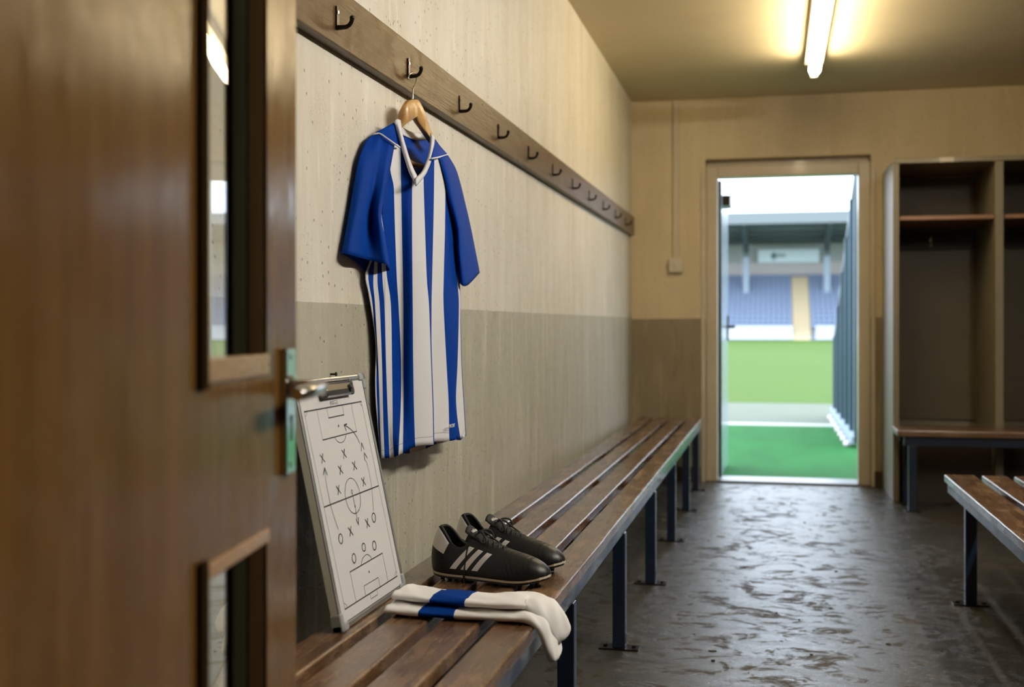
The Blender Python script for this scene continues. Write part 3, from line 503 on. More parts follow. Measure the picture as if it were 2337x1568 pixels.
# ------------------------------------------------------------------ slatted benches
def bench(label, slats, y0, y1, top, legs_y, legx, frontx, mat, ymats=None):
    cx = (slats[0][0]+slats[-1][1])/2
    t = thing('slatted_bench', (cx, (y0+y1)/2, 0), label, 'bench', 'slatted benches of the changing room')
    for i, (a, c) in enumerate(slats):
        bm = B(); n = 26
        rings = []
        for k in range(n+1):
            y = y0+(y1-y0)*k/n; w = random.uniform(-.0012, .0012)
            rings.append([(a+w,y,top-.030),(c+w,y,top-.030),(c+w,y,top),(a+w,y,top)])
        loft(bm, rings); obj('slat', bm, mat, t, bevel=.006, seg=3)
    xa, xb = sorted((legx[0], legx[1]))
    for fx_ in frontx:
        bm = B(); box(bm, fx_-.018, fx_+.018, y0+.02, y1-.02, top-.068, top-.030); obj('frame_rail', bm, M['navy_worn'], t, bevel=.003)
    for y in legs_y:
        bm = B(); box(bm, xa, xb, y-.02, y+.02, top-.066, top-.031); obj('cross_bar', bm, M['navy'], t, bevel=.003)
        for lx in legx:
            bm = B(); box(bm, lx-.02, lx+.02, y-.02, y+.02, .004, top-.066); l = obj('leg', bm, M['navy'], t, bevel=.003)
            bm = B(); box(bm, lx-.062, lx+.062, y-.03, y+.03, 0, .005)
            for sx in (-.045, .045): disc(bm, (lx+sx, y, .005), (0,0,1), .007, .006, 6)
            obj('foot_plate', bm, M['iron'], l)
    return t
LT = .43
SL = [(-.846,-.768),(-.742,-.662),(-.636,-.556),(-.530,-.450)]
bench('long brown slatted bench on navy legs along the left wall, boots and socks on it', SL, 1.72, 7.60, LT,
      [1.96,2.68,3.63,4.58,5.53,6.47,7.30], (-.795,-.472), (-.475,-.80), M['bench'])
SR = [(.655,.768),(.792,.885),(.909,1.002),(1.026,1.119)]
bench('brown slatted bench on navy legs cut by the right picture edge', SR, 2.2, 4.83, LT, [2.5,4.483], (.698,1.07), (.682,1.09), M['bench'])

# ------------------------------------------------------------------ open lockers and their bench
YL0, YL1 = 7.02, YB-.005
lk = thing('open_locker', (1.3, (YL0+YL1)/2, 0), 'row of open beige lockers against the end wall right of the doorway', 'locker')
panels = [(.672,.706),(1.226,1.270),(1.79,1.834),(2.354,2.39)]
for i, (a, c) in enumerate(panels):
    b = B(); box(b, a, c, YL0, YL1, 0, 1.955); obj('side_panel', b, M['locker'], lk, bevel=.003)
b = B(); box(b, .674, 2.388, YL0+.004, YL1, 1.957, 1.985); obj('top_panel', b, M['locker'], lk, bevel=.003)
b = B(); box(b, .69, 2.37, YL1-.016, YL1, .44, 1.95); obj('back_panel', b, M['lockerback'], lk); b = B(); box(b, .707, 2.353, YL0+.10, YL0+.12, 0, .44); obj('seat_shade_board', b, M['darkwood'], lk)  # added dark board stands in for the black shade under the seat
for (a, c), (a2, c2) in zip(panels, panels[1:]):
    b = B(); box(b, c+.001, a2-.001, YL0+.02, YL1-.02, 1.630, 1.655); obj('shelf', b, M['shelf'], lk, bevel=.003)
    b = B(); box(b, c+.001, a2-.001, YL1-.040, YL1-.017, 1.50, 1.60); hb = obj('hook_board', b, M['darkwood'], lk)
    b = B(); xm = (c+a2)/2-.01; yb = YL1-.040
    box(b, xm-.008, xm+.008, yb-.004, yb, 1.52, 1.575); tube(b, [(xm,yb,1.53),(xm,yb-.03,1.525),(xm,yb-.042,1.55)], .005, 8); tube(b, [(xm,yb,1.56),(xm,yb-.02,1.565),(xm,yb-.03,1.585)], .004, 8)
    obj('coat_hook', b, M['brushed'], hb)
b = B(); box(b, .925, 1.005, YL0-.001, YL0+.004, 1.958, 1.984); obj('name_plate', b, M['whiteplastic'], lk)
lb = thing('locker_bench', (1.5, 6.85, 0), 'dark plank bench on a navy frame in front of the lockers', 'bench')
b = B(); box(b, .662, 2.38, 6.68, 7.00, .412, .448); obj('seat_plank', b, M['bench_x'], lb, bevel=.006, seg=3)
for y in (6.72, 6.96):
    b = B(); box(b, .70, 2.36, y-.018, y+.018, .36, .41); obj('frame_rail', b, M['navy'], lb, bevel=.002)
for x in (.745, 1.53, 2.33):
    for y in (6.72, 6.96):
        b = B(); box(b, x-.022, x+.022, y-.02, y+.02, .004, .36); l = obj('leg', b, M['navy'], lb, bevel=.002)
        b = B(); box(b, x-.04, x+.04, y-.035, y+.035, 0, .005); obj('foot_plate', b, M['iron'], l)

# ------------------------------------------------------------------ fluorescent battens
def batten(x, ya, yb, label, mt):
    t = thing('fluorescent_light', (x, (ya+yb)/2, H), label, 'ceiling light', 'fluorescent battens on the ceiling')
    b = B(); prism(b, [(x-.052,H),(x-.048,H-.045),(x+.048,H-.045),(x+.052,H)], 'y', ya+.02, yb-.02); obj('batten', b, M['whiteplastic'], t, bevel=.003)
    b = B(); tube(b, [(x,ya+.055,H-.098),(x,yb-.055,H-.098)], .021, 16); tube(b, [(x,ya+.15,H-.098),(x,yb-.15,H-.098)], .032, 20); obj('tube', b, mt, t, auto=40)
    for y0, y1 in ((ya+.02, ya+.06), (yb-.06, yb-.02)):
        b = B(); prism(b, [(x-.02,H-.045),(x-.02,H-.122),(x+.02,H-.122),(x+.02,H-.045)], 'y', y0, y1); obj('lamp_holder', b, M['whiteplastic'], t, bevel=.004)
batten(.217, 4.82, 6.66, 'lit warm white fluorescent tube on the ceiling in front of the doorway', M['tube'])
batten(1.45, 1.3, 3.9, 'lit fluorescent tube on the ceiling above the picture, nearer the entrance', M['tube_cool'])

# ------------------------------------------------------------------ switch and cable trunking on the end wall
sw = thing('light_switch', (-.628, YB, 1.42), 'square cream light switch box on the end wall under the cable trunking', 'switch')
b = B(); box(b, -.674, -.582, YB-.042, YB, 1.374, 1.466); obj('switch_box', b, M['whiteplastic'], sw, bevel=.006)
b = B(); box(b, -.640, -.616, YB-.050, YB-.042, 1.40, 1.44); obj('rocker', b, M['whiteplastic'], sw, bevel=.003)
b = B(); box(b, -.646, -.610, YB-.018, YB, 1.466, H); tag(obj('cable_trunking', b, M['cream'], bevel=.002), 'cream vertical cable trunking running from ceiling to the switch box', 'trunking')
b = B(); disc(b, (XW+.0002, 2.325, .905), (1,0,0), .0022, .012, 10); disc(b, (XW+.012, 2.325, .905), (1,0,0), .0045, .002, 12)
tag(obj('nail', b, M['iron']), 'small rusty nail in the grey wall just above the tactics board', 'nail')

# ------------------------------------------------------------------ hanger
hg = thing('clothes_hanger', (-.868, 2.745, 1.57), 'pale wooden clothes hanger with a wire hook holding the striped shirt', 'hanger')
def arm(top, bot):
    n = 14; A = resample(top, n); Bt = resample(bot, n); rings = []
    for k, (a, c) in enumerate(zip(A, Bt)):
        w = .0085*(1-.25*k/n); e = .35*w; o = Vector((w,0,0)); q = (c-a)*.12
        rings.append([a-o*.55, a+o*.55, a+o+q, c+o-q*.5, c+o*.6, c-o*.6, c-o-q*.5, a-o+q])
    b = B(); loft(b, rings); return b
obj('shoulder_arm', arm(HANGL_TOP, HANGL_BOT), M['hang'], hg, auto=50)
obj('shoulder_arm', arm(HANGR_TOP, HANGR_BOT), M['hang'], hg, auto=50)
b = B(); tube(b, [tuple(p) for p in resample(WIRE, 40)], .0019, 8); obj('wire_hook', b, M['wire'], hg, smooth=True)
b = B(); tube(b, [tuple(p) for p in resample(DOWEL, 10)], .006, 12); obj('crossbar', b, M['hang'], hg, smooth=True)

# ------------------------------------------------------------------ football shirt
sh = thing('football_shirt', (-.86, 2.74, 1.1), 'blue and white striped football shirt hanging on a wooden hanger from the rail', 'shirt')
b = B(); patch(b, FRONT, 56, 4, [1,0,1,0,1,0,1,0,1,0,1,0,1,0], uv=True)
obj('shirt_front', b, [M['blue_seam'], M['white_seam']], sh, smooth=True, solid=.0012)
b = B(); patch(b, BACK, 30, 4, [0,0,1,0,1,0], from_row=20); obj('shirt_back', b, [M['blue'], M['white']], sh, smooth=True, solid=.0012)
for f_, k_ in ((SLEEVELF, SLEEVELB), (SLEEVERF, SLEEVERB)):
    b = B(); patch(b, f_, 30, 4, uv=True); patch(b, k_, 30, 4, uv=True)
    obj('sleeve', b, M['blue_seam'] if 0 else M['blue'], sh, smooth=True, solid=.0012)
b = B(); patch(b, YOKEL, 14, 8); obj('yoke', b, M['blue'], sh, smooth=True, solid=.0012); b = B(); patch(b, YOKER, 14, 8); obj('yoke', b, M['blue'], sh, smooth=True, solid=.0012)
b = B(); patch(b, COLLARL, 30, 3); patch(b, COLLARR, 30, 3); patch(b, COLLARB, 20, 4); obj('collar', b, M['white'], sh, smooth=True, solid=.003)
b = B(); tube(b, [tuple(p) for p in resample(PIPEL, 30)], .0022, 8); obj('piping', b, M['white'], sh, smooth=True); b = B(); tube(b, [tuple(p) for p in resample(PIPER, 20)], .0022, 8); obj('piping', b, M['white'], sh, smooth=True)

def text_mesh(name, body, size, mat, parent, origin, ex, ey, depth=.0004, align='CENTER', local=False):
    cu = bpy.data.curves.new(name, 'FONT'); cu.body = body; cu.size = size; cu.extrude = depth; cu.align_x = align; cu.align_y = 'CENTER'
    tmp = bpy.data.objects.new(name+'_tmp', cu); C.objects.link(tmp); bpy.context.view_layer.update()
    me = bpy.data.meshes.new_from_object(tmp.evaluated_get(bpy.context.evaluated_depsgraph_get()))
    bpy.data.objects.remove(tmp); bpy.data.curves.remove(cu)
    ex = Vector(ex).normalized(); ey = Vector(ey); ey = (ey-ex*ey.dot(ex)).normalized(); ez = ex.cross(ey)
    mt = Matrix((ex, ey, ez)).transposed().to_4x4(); mt.translation = Vector(origin); me.transform(mt)
    bm = B(); bm.from_mesh(me); bpy.data.meshes.remove(me)
    return obj(name, bm, mat, parent, local=local)
hx_ = Vector(TEXT_HEM[0])+Vector((.0035,0,0))
text_mesh('hem_lettering', "PATSIA'", .013, M['white_mark'], sh, hx_, (.05,1,.0), (0,0,1))
text_mesh('neck_print', 'E', .020, M['white_mark'], sh, (-.8945,2.725,1.432), (.10,1,0), (0,0,1), depth=.0002)
text_mesh('neck_print', 'MADE IN\nEU\nPOLYESTER\n100%', .0065, M['white_mark'], sh, (-.894,2.730,1.397), (.10,1,0), (0,0,1), depth=.0002)

# ------------------------------------------------------------------ tactics board
W_, H_ = .384, .4805
E2 = Vector((-.20605,0,.97854)); NB = Vector((.97854,0,.20605)); OB = Vector((-.789,2.054,.432))
tb = thing('tactics_board', (-.80, 2.246, .43), 'white clipboard with a hand drawn football tactics diagram leaning on the wall', 'clipboard')
def K(a, c, n=0.0): return (OB+Vector((0,a,0))+E2*c+NB*n)[:]
def kbox(bm, a0, a1, c0, c1, n0, n1): hexa(bm, [K(a0,c0,n0),K(a1,c0,n0),K(a1,c1,n0),K(a0,c1,n0),K(a0,c0,n1),K(a1,c0,n1),K(a1,c1,n1),K(a0,c1,n1)])
b = B(); kbox(b, .004, W_-.004, .004, H_-.004, -.017, -.003); obj('backing', b, M['backboard'], tb)
b = B()
for a0, a1, c0, c1 in ((0,W_,0,.012),(0,W_,H_-.012,H_),(0,.012,.012,H_-.012),(W_-.012,W_,.012,H_-.012)): kbox(b, a0, a1, c0, c1, -.018, .0005)
obj('frame', b, M['alu'], tb, bevel=.003)
for a, c in ((0,0),(W_,0),(0,H_),(W_,H_)):
    b = B(); sa = 1 if a == 0 else -1; sc_ = 1 if c == 0 else -1; e = .0022
    for (p, q, r, s_) in ((-e,.034,-e,.015),(-e,.015,-e,.034)):
        A0, A1 = sorted((a+sa*p, a+sa*q)); C0, C1 = sorted((c+sc_*r, c+sc_*s_)); kbox(b, A0, A1, C0, C1, -.0195, .003)
    obj('corner_cap', b, M['greyplastic'], tb, bevel=.004, seg=3)
b = B(); kbox(b, .014, W_-.014, .013, H_-.013, -.003, -.001); pp = obj('paper', b, M['paper'], tb, bevel=0)
def stroke(bm, pts, w, n0=-.0006):
    pts = [Vector((p[0], p[1])) for p in pts]
    if len(pts) > 2:
        V3 = [Vector((p.x, p.y, 0)) for p in pts]; pts = [Vector((q.x, q.y)) for q in resample(V3, max(12, len(pts)*2))] if len(pts) > 4 or w == .0014 else pts
    for a, c in zip(pts, pts[1:]):
        t = (c-a)
        if t.length < 1e-6: continue
        t.normalize(); o = Vector((-t.y, t.x))*w*.5; a2 = a-t*w*.3; c2 = c+t*w*.3
        f = [bm.verts.new(K(p.x, p.y, n0)) for p in (a2-o, c2-o, c2+o, a2+o)]; bm.faces.new(f)
groups = {}
for kind, w, pts in MARKS['lines']: groups.setdefault(kind, []).append((w, pts))
b = B()
for i, (kind, w, pts) in enumerate(MARKS['lines']):
    straight = kind in ('border','half','box','six','goal','cross') or (kind == 'arrow' and w > .002)
    P2 = pts
    if not straight:
        V3 = [Vector((p[0], p[1], 0)) for p in pts]; P2 = [(q.x, q.y) for q in resample(V3, max(16, 2*len(pts)))]
    pv = [Vector(p) for p in P2]
    for a, c in zip(pv, pv[1:]):
        t = c-a
        if t.length < 1e-6: continue
        t.normalize(); o = Vector((-t.y, t.x))*w*.5; a2 = a-t*w*.35; c2 = c+t*w*.35; nz = -.0008+.00001*i
        b.faces.new([b.verts.new(K(p.x, p.y, nz)) for p in (a2-o, c2-o, c2+o, a2+o)])
for a, c in MARKS['dots']:
    b.faces.new([b.verts.new(K(a+.0022*math.cos(k*PI/5), c+.0028*math.sin(k*PI/5), -.0003)) for k in range(10)])
obj('marker_drawing', b, M['ink'], pp)
# bulldog clip
ck = None
b = B(); prof = [(.450,.001),(.440,.004),(.438,.010),(.442,.015),(.452,.0155),(.464,.012),(.470,.006),(.470,.001)]
rings = [[K(a,c,n) for c, n in prof] for a in (.122,.272)]; loft(b, rings); ck = obj('clip', b, M['steel'], tb, bevel=.001)
b = B(); tube(b, [K(.116,.471,.004), K(.272,.471,.004)], .0042, 10); obj('clip_bar', b, M['brushed'], ck, auto=40)
for a in (.118, .266):
    b = B(); kbox(b, a-.008, a+.010, .438, .468, .0, .014); obj('clip_end', b, M['black'], ck, bevel=.004, seg=3)
b = B(); disc(b, K(.252,.4525,.0135), NB, .0085, .004, 18); obj('rivet', b, M['black'], ck, auto=40)
b = B(); disc(b, K(.252,.4525,.017), NB, .0045, .003, 14); obj('rivet_pin', b, M['steel'], ck, auto=40)

# ------------------------------------------------------------------ boots
def lerp_tab(tab, x):
    if x <= tab[0][0]: return tab[0][1]
    for (a, p), (c, q) in zip(tab, tab[1:]):
        if x <= c:
            f = (x-a)/(c-a); f = f*f*(3-2*f)*.5+f*.5; return p+(q-p)*f
    return tab[-1][1]
BL_ = .285
WB = [(0,0),(.003,.0115),(.008,.0185),(.016,.0245),(.03,.0295),(.06,.0310),(.09,.0300),(.12,.0310),(.16,.0355),(.195,.0400),(.225,.0400),(.25,.0350),(.268,.0265),(.279,.0160),(.285,0)]
RH = [(0,.118),(.008,.1185),(.018,.114),(.03,.103),(.045,.088),(.06,.078),(.075,.0745),(.09,.080),(.10,.088)]
WR = [(0,0),(.003,.0075),(.008,.013),(.016,.0185),(.03,.023),(.05,.0255),(.075,.026),(.10,.024)]
ZT = [(.10,.103),(.115,.1005),(.13,.0955),(.15,.0865),(.17,.0795),(.19,.0735),(.21,.0690),(.23,.0640),(.25,.0575),(.265,.0500),(.276,.0410),(.282,.033),(.285,.024)]
def zsole(x): return .0100+.0125*max(0, (x-.205)/.08)**2+.004*max(0, (.05-x)/.05)**2
XO = .10; KS, MS = 9, 13
def cy(x): return .006*math.sin(min(1, x/BL_)*PI*1.0)*-.6+.004*(x/BL_)
def section(x):
    """half section from sole edge to the top centre, as (y, z, dx) for the +y side"""
    zs = zsole(x)+.006; w = lerp_tab(WB, x); out = []
    heel = max(0, 1-x/.07)
    for j in range(MS+1):
        if x < XO-1e-6:
            f = min(1, j/KS); h = f; z = zs+(lerp_tab(RH, x)-zs)*h; wr = lerp_tab(WR, x)
            y = w*(1+.10*math.sin(h*PI*.9)*(1-h))*(1-h**1.6)+wr*h**1.6
            out.append((y, z, heel*(.015*h*h-.006*math.sin(h*PI)*.9)))
        else:
            th = (j/MS)*PI/2; zt = lerp_tab(ZT, x); blend = min(1, (x-XO)/.05)
            p = .62+.18*blend; y = (w*1.03)*max(0, math.cos(th))**p; z = zs+(zt-zs)*math.sin(th)**(1.05-.18*blend)
            out.append((y, z, 0))
    return out
ST = [0,.003,.008,.016,.024,.034,.045,.056,.067,.078,.089,.10,.11,.12,.132,.145,.158,.17,.182,.195,.208,.22,.231,.241,.25,.258,.265,.271,.276,.280,.283,.285]
def upper_mesh():
    b = B(); rows = []
    for x in ST:
        s_ = section(x); L_ = [b.verts.new((x+dx, cy(x)+y, z)) for y, z, dx in s_]; R_ = [b.verts.new((x+dx, cy(x)-y, z)) for y, z, dx in s_]
        rows.append((L_, R_))
    for i in range(len(ST)-1):
        for side in (0, 1):
            A, Bq = rows[i][side], rows[i+1][side]
            for j in range(MS):
                if ST[i+1] <= XO+1e-6 and j >= KS: continue
                q = (A[j], Bq[j], Bq[j+1], A[j+1])
                try: f = b.faces.new(q if side == 0 else q[::-1])
                except ValueError: continue
    loose = [v for v in b.verts if not v.link_faces]
    bmesh.ops.delete(b, geom=loose, context='VERTS')
    bmesh.ops.remove_doubles(b, verts=b.verts, dist=.0004)
    bmesh.ops.recalc_face_normals(b, faces=b.faces)
    b.normal_update(); cen = Vector((.14, 0, .04))
    if sum((f.calc_center_median()-cen).dot(f.normal)*f.calc_area() for f in b.faces) < 0: bmesh.ops.reverse_faces(b, faces=b.faces)
    return b
def outline(off, n=None):
    pts = []
    for x in ST: pts.append((x+(off if x >= .27 else (-off if x < .01 else 0)), cy(x)+lerp_tab(WB, x)*1.02+(off if .003 < x < .283 else 0), x))
    for x in ST[::-1][1:-1]: pts.append((x+(off if x >= .27 else (-off if x < .01 else 0)), cy(x)-lerp_tab(WB, x)*1.02-(off if .003 < x < .283 else 0), x))
    return pts
def slab(off, d0, d1):
    b = B(); o = outline(off)
    lo = [b.verts.new((x, y, zsole(xx)+d0)) for x, y, xx in o]; hi = [b.verts.new((x, y, zsole(xx)+d1)) for x, y, xx in o]; n = len(o)
    for i in range(n): b.faces.new((lo[i], lo[(i+1) % n], hi[(i+1) % n], hi[i]))
    b.faces.new(hi); b.faces.new(lo[::-1]); return b
boot_group = 'pair of black football boots on the bench'
def boot(loc, rz, label, flip=1):
    t = thing('football_boot', loc, label, 'boot', boot_group); t.rotation_euler.z = rz
    u = obj('upper', upper_mesh(), [M['leather_in'], M['heel'], M['boot']], t, smooth=True, local=True)
    s_ = u.modifiers.new('thickness', 'SOLIDIFY'); s_.thickness = .0035; s_.offset = -1; s_.material_offset = 2; s_.use_rim = True
    u.modifiers.new('sub', 'SUBSURF').render_levels = 1
    # padded dark lining around and inside the opening
    b = B(); rim = []
    rs = [x for x in ST if x <= XO-.005]
    for sgn, xs in ((1, rs[::-1]), (-1, rs[1:])):
        for x in xs:
            y, z, dx = section(x)[KS]; rim.append((x+dx+.0025, cy(x)+sgn*(y-.0015), z-.001))
    tube(b, [tuple(p) for p in resample(rim, 50)], .0036, 8)
    obj('collar_lining', b, M['leather_in'], t, smooth=True, local=True)
    b = B(); rings = []
    for x in [q for q in ST if q <= XO+.02 and q > 0]:
        xx = min(x, XO-.001); s2 = section(xx); r = []
        for sgn, idx in ((1, range(KS, -1, -1)), (-1, range(0, KS+1))):
            for j in idx: y, z, dx = s2[j]; r.append((x+dx+(.003 if x < .02 else 0), cy(x)+sgn*max(0, y-.0042), z-.002+(.004 if j == 0 else 0)))
        rings.append(r)
    loft(b, rings, closed=False, cap=False); obj('insole', b, M['leather_in'], t, smooth=True, local=True)
    obj('outsole', slab(.0, -.0035, .003), M['sole_black'], t, local=True)
    obj('welt', slab(.0022, .0010, .0085), M['welt'], t, local=True, bevel=.0015)
    for sx, sy in ((.03,.017),(.03,-.017),(.065,.018),(.065,-.018),(.165,.022),(.165,-.022),(.20,.026),(.20,-.026),(.225,.024),(.225,-.024),(.25,.012),(.25,-.012)):
        b = B(); zt_ = zsole(sx)-.003; disc(b, (sx, sy+cy(sx), zt_), (0,0,-1), .0062, max(.005, min(zt_, .010)), 12, .0045); obj('stud', b, M['sole_black'], t, local=True)
    # tongue
    b = B(); prof = [(.150,.0875),(.135,.0975),(.122,.1045),(.110,.1085),(.100,.1135),(.092,.1195),(.087,.1235)]
    rows = []
    for i, (x, z) in enumerate(prof):
        w = .015+.0085*i/6
        rows.append([(x+abs(k)**2*.004, cy(x)+k*w, z-.010*abs(k)**2.2) for k in [q/5 for q in range(-5, 6)]])
    loft(b, rows, closed=False, cap=False); tg = obj('tongue', b, M['leather_in'], t, smooth=True, solid=.003, local=True)
    o_ = text_mesh('tongue_lettering', 'adidas', .0125, M['white_mark'], tg, (.1035, cy(.1)-.004, .1142), (.12*1,-1,0), (-.8,0,.58), depth=.0006, local=True)
    # laces
    b = B(); prev = None
    for i, x in enumerate((.118,.130,.142,.154,.166,.178)):
        z = lerp_tab(ZT, x); w = .0165-.0006*i
        a = [(x+.004, cy(x)+w, z-.0035), (x+.001, cy(x)+w*.5, z+.0025), (x-.002, cy(x), z+.0040), (x-.005, cy(x)-w*.5, z+.0035), (x-.008, cy(x)-w, z+.001)]
        c = [(p[0], 2*cy(x)-p[1], p[2]+.0012) for p in a]
        tube(b, [tuple(p) for p in resample(a, 10)], .0026, 8); tube(b, [tuple(p) for p in resample(c, 10)], .0026, 8)
        for sy in (w+.001, -w-.001): disc(b, (x+.004, cy(x)+sy, z-.006), (0,0,1), .0038, .004, 10)
    z0 = lerp_tab(ZT, .112)
    tube(b, [tuple(p) for p in resample([(.112,0,z0+.004),(.118,.012,z0+.013),(.130,.026,z0+.010),(.136,.028,z0-.004),(.126,.018,z0-.004),(.114,.004,z0+.004)], 24)], .0023, 8)
    tube(b, [tuple(p) for p in resample([(.112,0,z0+.004),(.120,-.010,z0+.014),(.134,-.022,z0+.012),(.146,-.028,z0-.006),(.134,-.026,z0-.010),(.116,-.008,z0+.002)], 24)], .0023, 8)
    tube(b, [tuple(p) for p in resample([(.112,0,z0+.004),(.124,.006,z0+.010),(.142,.014,z0-.004),(.158,.026,z0-.020)], 16)], .0022, 8)
    bmesh.ops.create_icosphere(b, subdivisions=2, radius=.0055, matrix=Matrix.Translation((.112,0,z0+.0045)))
    # lace wound once round the foot and under the sole
    loop = []; xx = .103
    s2 = section(xx)
    for sgn, idx in ((1, range(MS, -1, -1)), (-1, range(0, MS+1))):
        for j in idx:
            y, z, dx = s2[j]; loop.append((xx-.012*(1-j/MS)+.002, cy(xx)+sgn*(y+.0018+(.002 if j < 2 else 0)), z+.0012*(j/MS)-(.0135 if j == 0 else 0)))
    tube(b, loop, .0024, 8, closed=True)
    obj('laces', b, M['lace'], t, smooth=True, local=True)
    return t
boot((-.762, 2.573, LT+.0005), math.radians(-12.0), 'black football boot with white stripes nearer the socks, laces tied round it')
boot((-.754, 2.744, LT+.0005), math.radians(-15.5), 'black football boot partly hidden behind the nearer boot')

# ------------------------------------------------------------------ socks
def sock(name_label, stations, band, mesh_bumps=0):
    """stations: (centre, half width vector, half thickness, material is blue?)"""
    C0 = [Vector(s_[0]) for s_ in stations]; n = len(stations); NS = 84
    t = thing('football_sock', stations[0][0], name_label, 'sock', 'folded football socks on the bench')
    Wv = [Vector(s_[1]) for s_ in stations]; Th = [Vector((s_[2], 0, 0)) for s_ in stations]
    parts = {0: B(), 1: B()}
    rings = []
    for i in range(NS+1):
        f = i/NS; c = cr(C0, f); w = cr(Wv, f); th = cr(Th, f).x
        tan = (cr(C0, min(1, f+.01))-cr(C0, max(0, f-.01))).normalized()
        wn = w-tan*w.dot(tan); up = tan.cross(wn).normalized()
        if up.dot(Vector((.6,0,1))) < 0: up = -up
        ring = []
        end = math.sqrt(max(0, 1-max(0, (f-.94)/.06)**2)) if f > .94 else 1
        for k in range(28):
            a = 2*PI*k/28; ca, sa = math.cos(a), math.sin(a)
            ww = abs(ca)**.75*(1 if ca > 0 else -1); tt = abs(sa)**.9*(1 if sa > 0 else -1)
            wob = .0012*math.sin(f*40+ca*5)+.0010*math.sin(f*23+ca*9+1)
            ring.append(c+wn*ww*max(end, .02)+up*(tt*(th+wob)*max(end, .05)))
        rings.append(ring)
    def seg(i0, i1, bm, caps=False):
        loft(bm, rings[i0:i1+1], cap=False)
    i0, i1 = int(band[0]*NS), int(band[1]*NS)
    bw = B(); 
    # turned cuff: an inner tube so the mouth of the sock is open
    inner = []
    for i in range(6, -1, -1):
        r = rings[i]; c = sum(r, Vector())/28; inner.append([c+(p-c)*.80 for p in r])
    loft(bw, inner[:-1]+[[p*.5+q*.5 for p, q in zip(inner[-1], rings[0])]]+rings[:i0+1], cap=False)
    obj('cuff', bw, M['sockwhite'], t, smooth=True)
    bw = B(); loft(bw, rings[i1:], cap=False); obj('foot', bw, M['sockwhite'], t, smooth=True)
    bb = B(); loft(bb, rings[i0:i1+1], cap=False); obj('blue_band', bb, M['sockblue'], t, smooth=True)['label'] = 'royal blue band'
    return t
# lower sock: doubled under the other, mouth facing the board
sock('lower white football sock with blue band, its toe hanging furthest down the bench edge',
     [((-.748,2.237,.4425),(0,.050,0),.0105),((-.71,2.233,.4415),(.002,.048,0),.0100),((-.66,2.229,.4410),(0,.047,0),.0098),((-.60,2.229,.4410),(0,.046,0),.0098),((-.54,2.228,.4412),(0,.046,0),.0100),((-.49,2.226,.4415),(.004,.044,0),.0105),
      ((-.455,2.220,.4415),(.008,.040,0),.0110),((-.434,2.214,.4290),(.006,.036,.004),.0115),((-.424,2.212,.406),(.004,.033,.006),.0115),((-.417,2.214,.382),(.002,.031,.008),.0115),((-.412,2.218,.360),(0,.027,.008),.0110)], (.178,.289))
sock('upper white football sock with blue band lying on top of the other one',
     [((-.738,2.268,.4640),(.006,.050,0),.0115),((-.71,2.262,.4630),(.004,.048,0),.0100),((-.66,2.252,.4622),(.004,.045,0),.0096),((-.60,2.245,.4620),(.003,.044,0),.0096),((-.54,2.240,.4622),(0,.045,0),.0100),((-.50,2.246,.4635),(-.002,.052,0),.0115),
      ((-.470,2.252,.4622),(.004,.047,0),.0112),((-.446,2.238,.4585),(.012,.036,.005),.0112),((-.426,2.228,.444),(.014,.027,.009),.0115),((-.410,2.228,.420),(.014,.023,.010),.0118),((-.398,2.232,.395),(.012,.019,.010),.0110)], (.209,.331))

# ------------------------------------------------------------------ grit on the floor
b = B()
for i in range(26):
    x = random.uniform(-.3, .6); y = random.uniform(3.1, 6.8); s_ = random.uniform(.003, .011); a = random.uniform(0, 6)
    pts = [(x+s_*random.uniform(.5,1.3)*math.cos(a+k*1.26), y+s_*random.uniform(.4,1)*math.sin(a+k*1.26)) for k in range(5)]
    try: prism(b, pts, 'z', 0, random.uniform(.001,.004))
    except ValueError: pass
tag(obj('debris', b, M['chip']), 'scattered dark grit and flakes on the damp floor', 'debris', kind='stuff')

# ------------------------------------------------------------------ outside: walkway, pitch, stand
b = B(); box(b, -3.2, 6.0, YB+.16, 12.70, -.06, -.004)
tag(obj('walkway_ground', b, M['turf']), 'dark green artificial turf walkway outside the doorway', 'artificial turf', kind='structure')
b = B(); box(b, -60, 70, 12.70, 16.2, -.06, -.002)
tag(obj('concrete_ground', b, M['concrete']), 'pale concrete strip between the turf walkway and the pitch', 'concrete path', kind='structure')
b = B(); box(b, -1.0, .78, 12.40, 12.70, -.004, .002)
tag(obj('walkway_line', b, M['linewhite']), 'white strip at the end of the turf walkway', 'line marking', kind='structure')
b = B(); box(b, -60, 70, 16.2, 112.6, -.06, -.001)
tag(obj('pitch_ground', b, M['pitch']), 'bright green football pitch seen through the doorway', 'pitch', kind='structure')

fn = thing('side_fence', (.72, 11, 0), 'blue-grey ribbed metal screen with a sloping top right of the walkway', 'fence')
def ftop(y): return 2.34-(y-10.5)*.423
b = B(); ys = []; y = 10.2
while y < 13.9: ys.append(y); y += .10
for i, (ya, yb) in enumerate(zip(ys, ys[1:])):
    xo = .0 if (i // 2) % 2 else .03
    hexa(b, [(.70+xo,ya,.07),(.73+xo,ya,.07),(.73+xo,yb,.07),(.70+xo,yb,.07),(.70+xo,ya,ftop(ya)),(.73+xo,ya,ftop(ya)),(.73+xo,yb,ftop(yb)),(.70+xo,yb,ftop(yb))])
obj('ribbed_sheet', b, M['sheet'], fn)
b = B(); yA, yB_ = 10.2, 13.9
hexa(b, [(.68,yA,ftop(yA)-.03),(.77,yA,ftop(yA)-.03),(.77,yB_,ftop(yB_)-.03),(.68,yB_,ftop(yB_)-.03),(.68,yA,ftop(yA)+.05),(.77,yA,ftop(yA)+.05),(.77,yB_,ftop(yB_)+.05),(.68,yB_,ftop(yB_)+.05)])
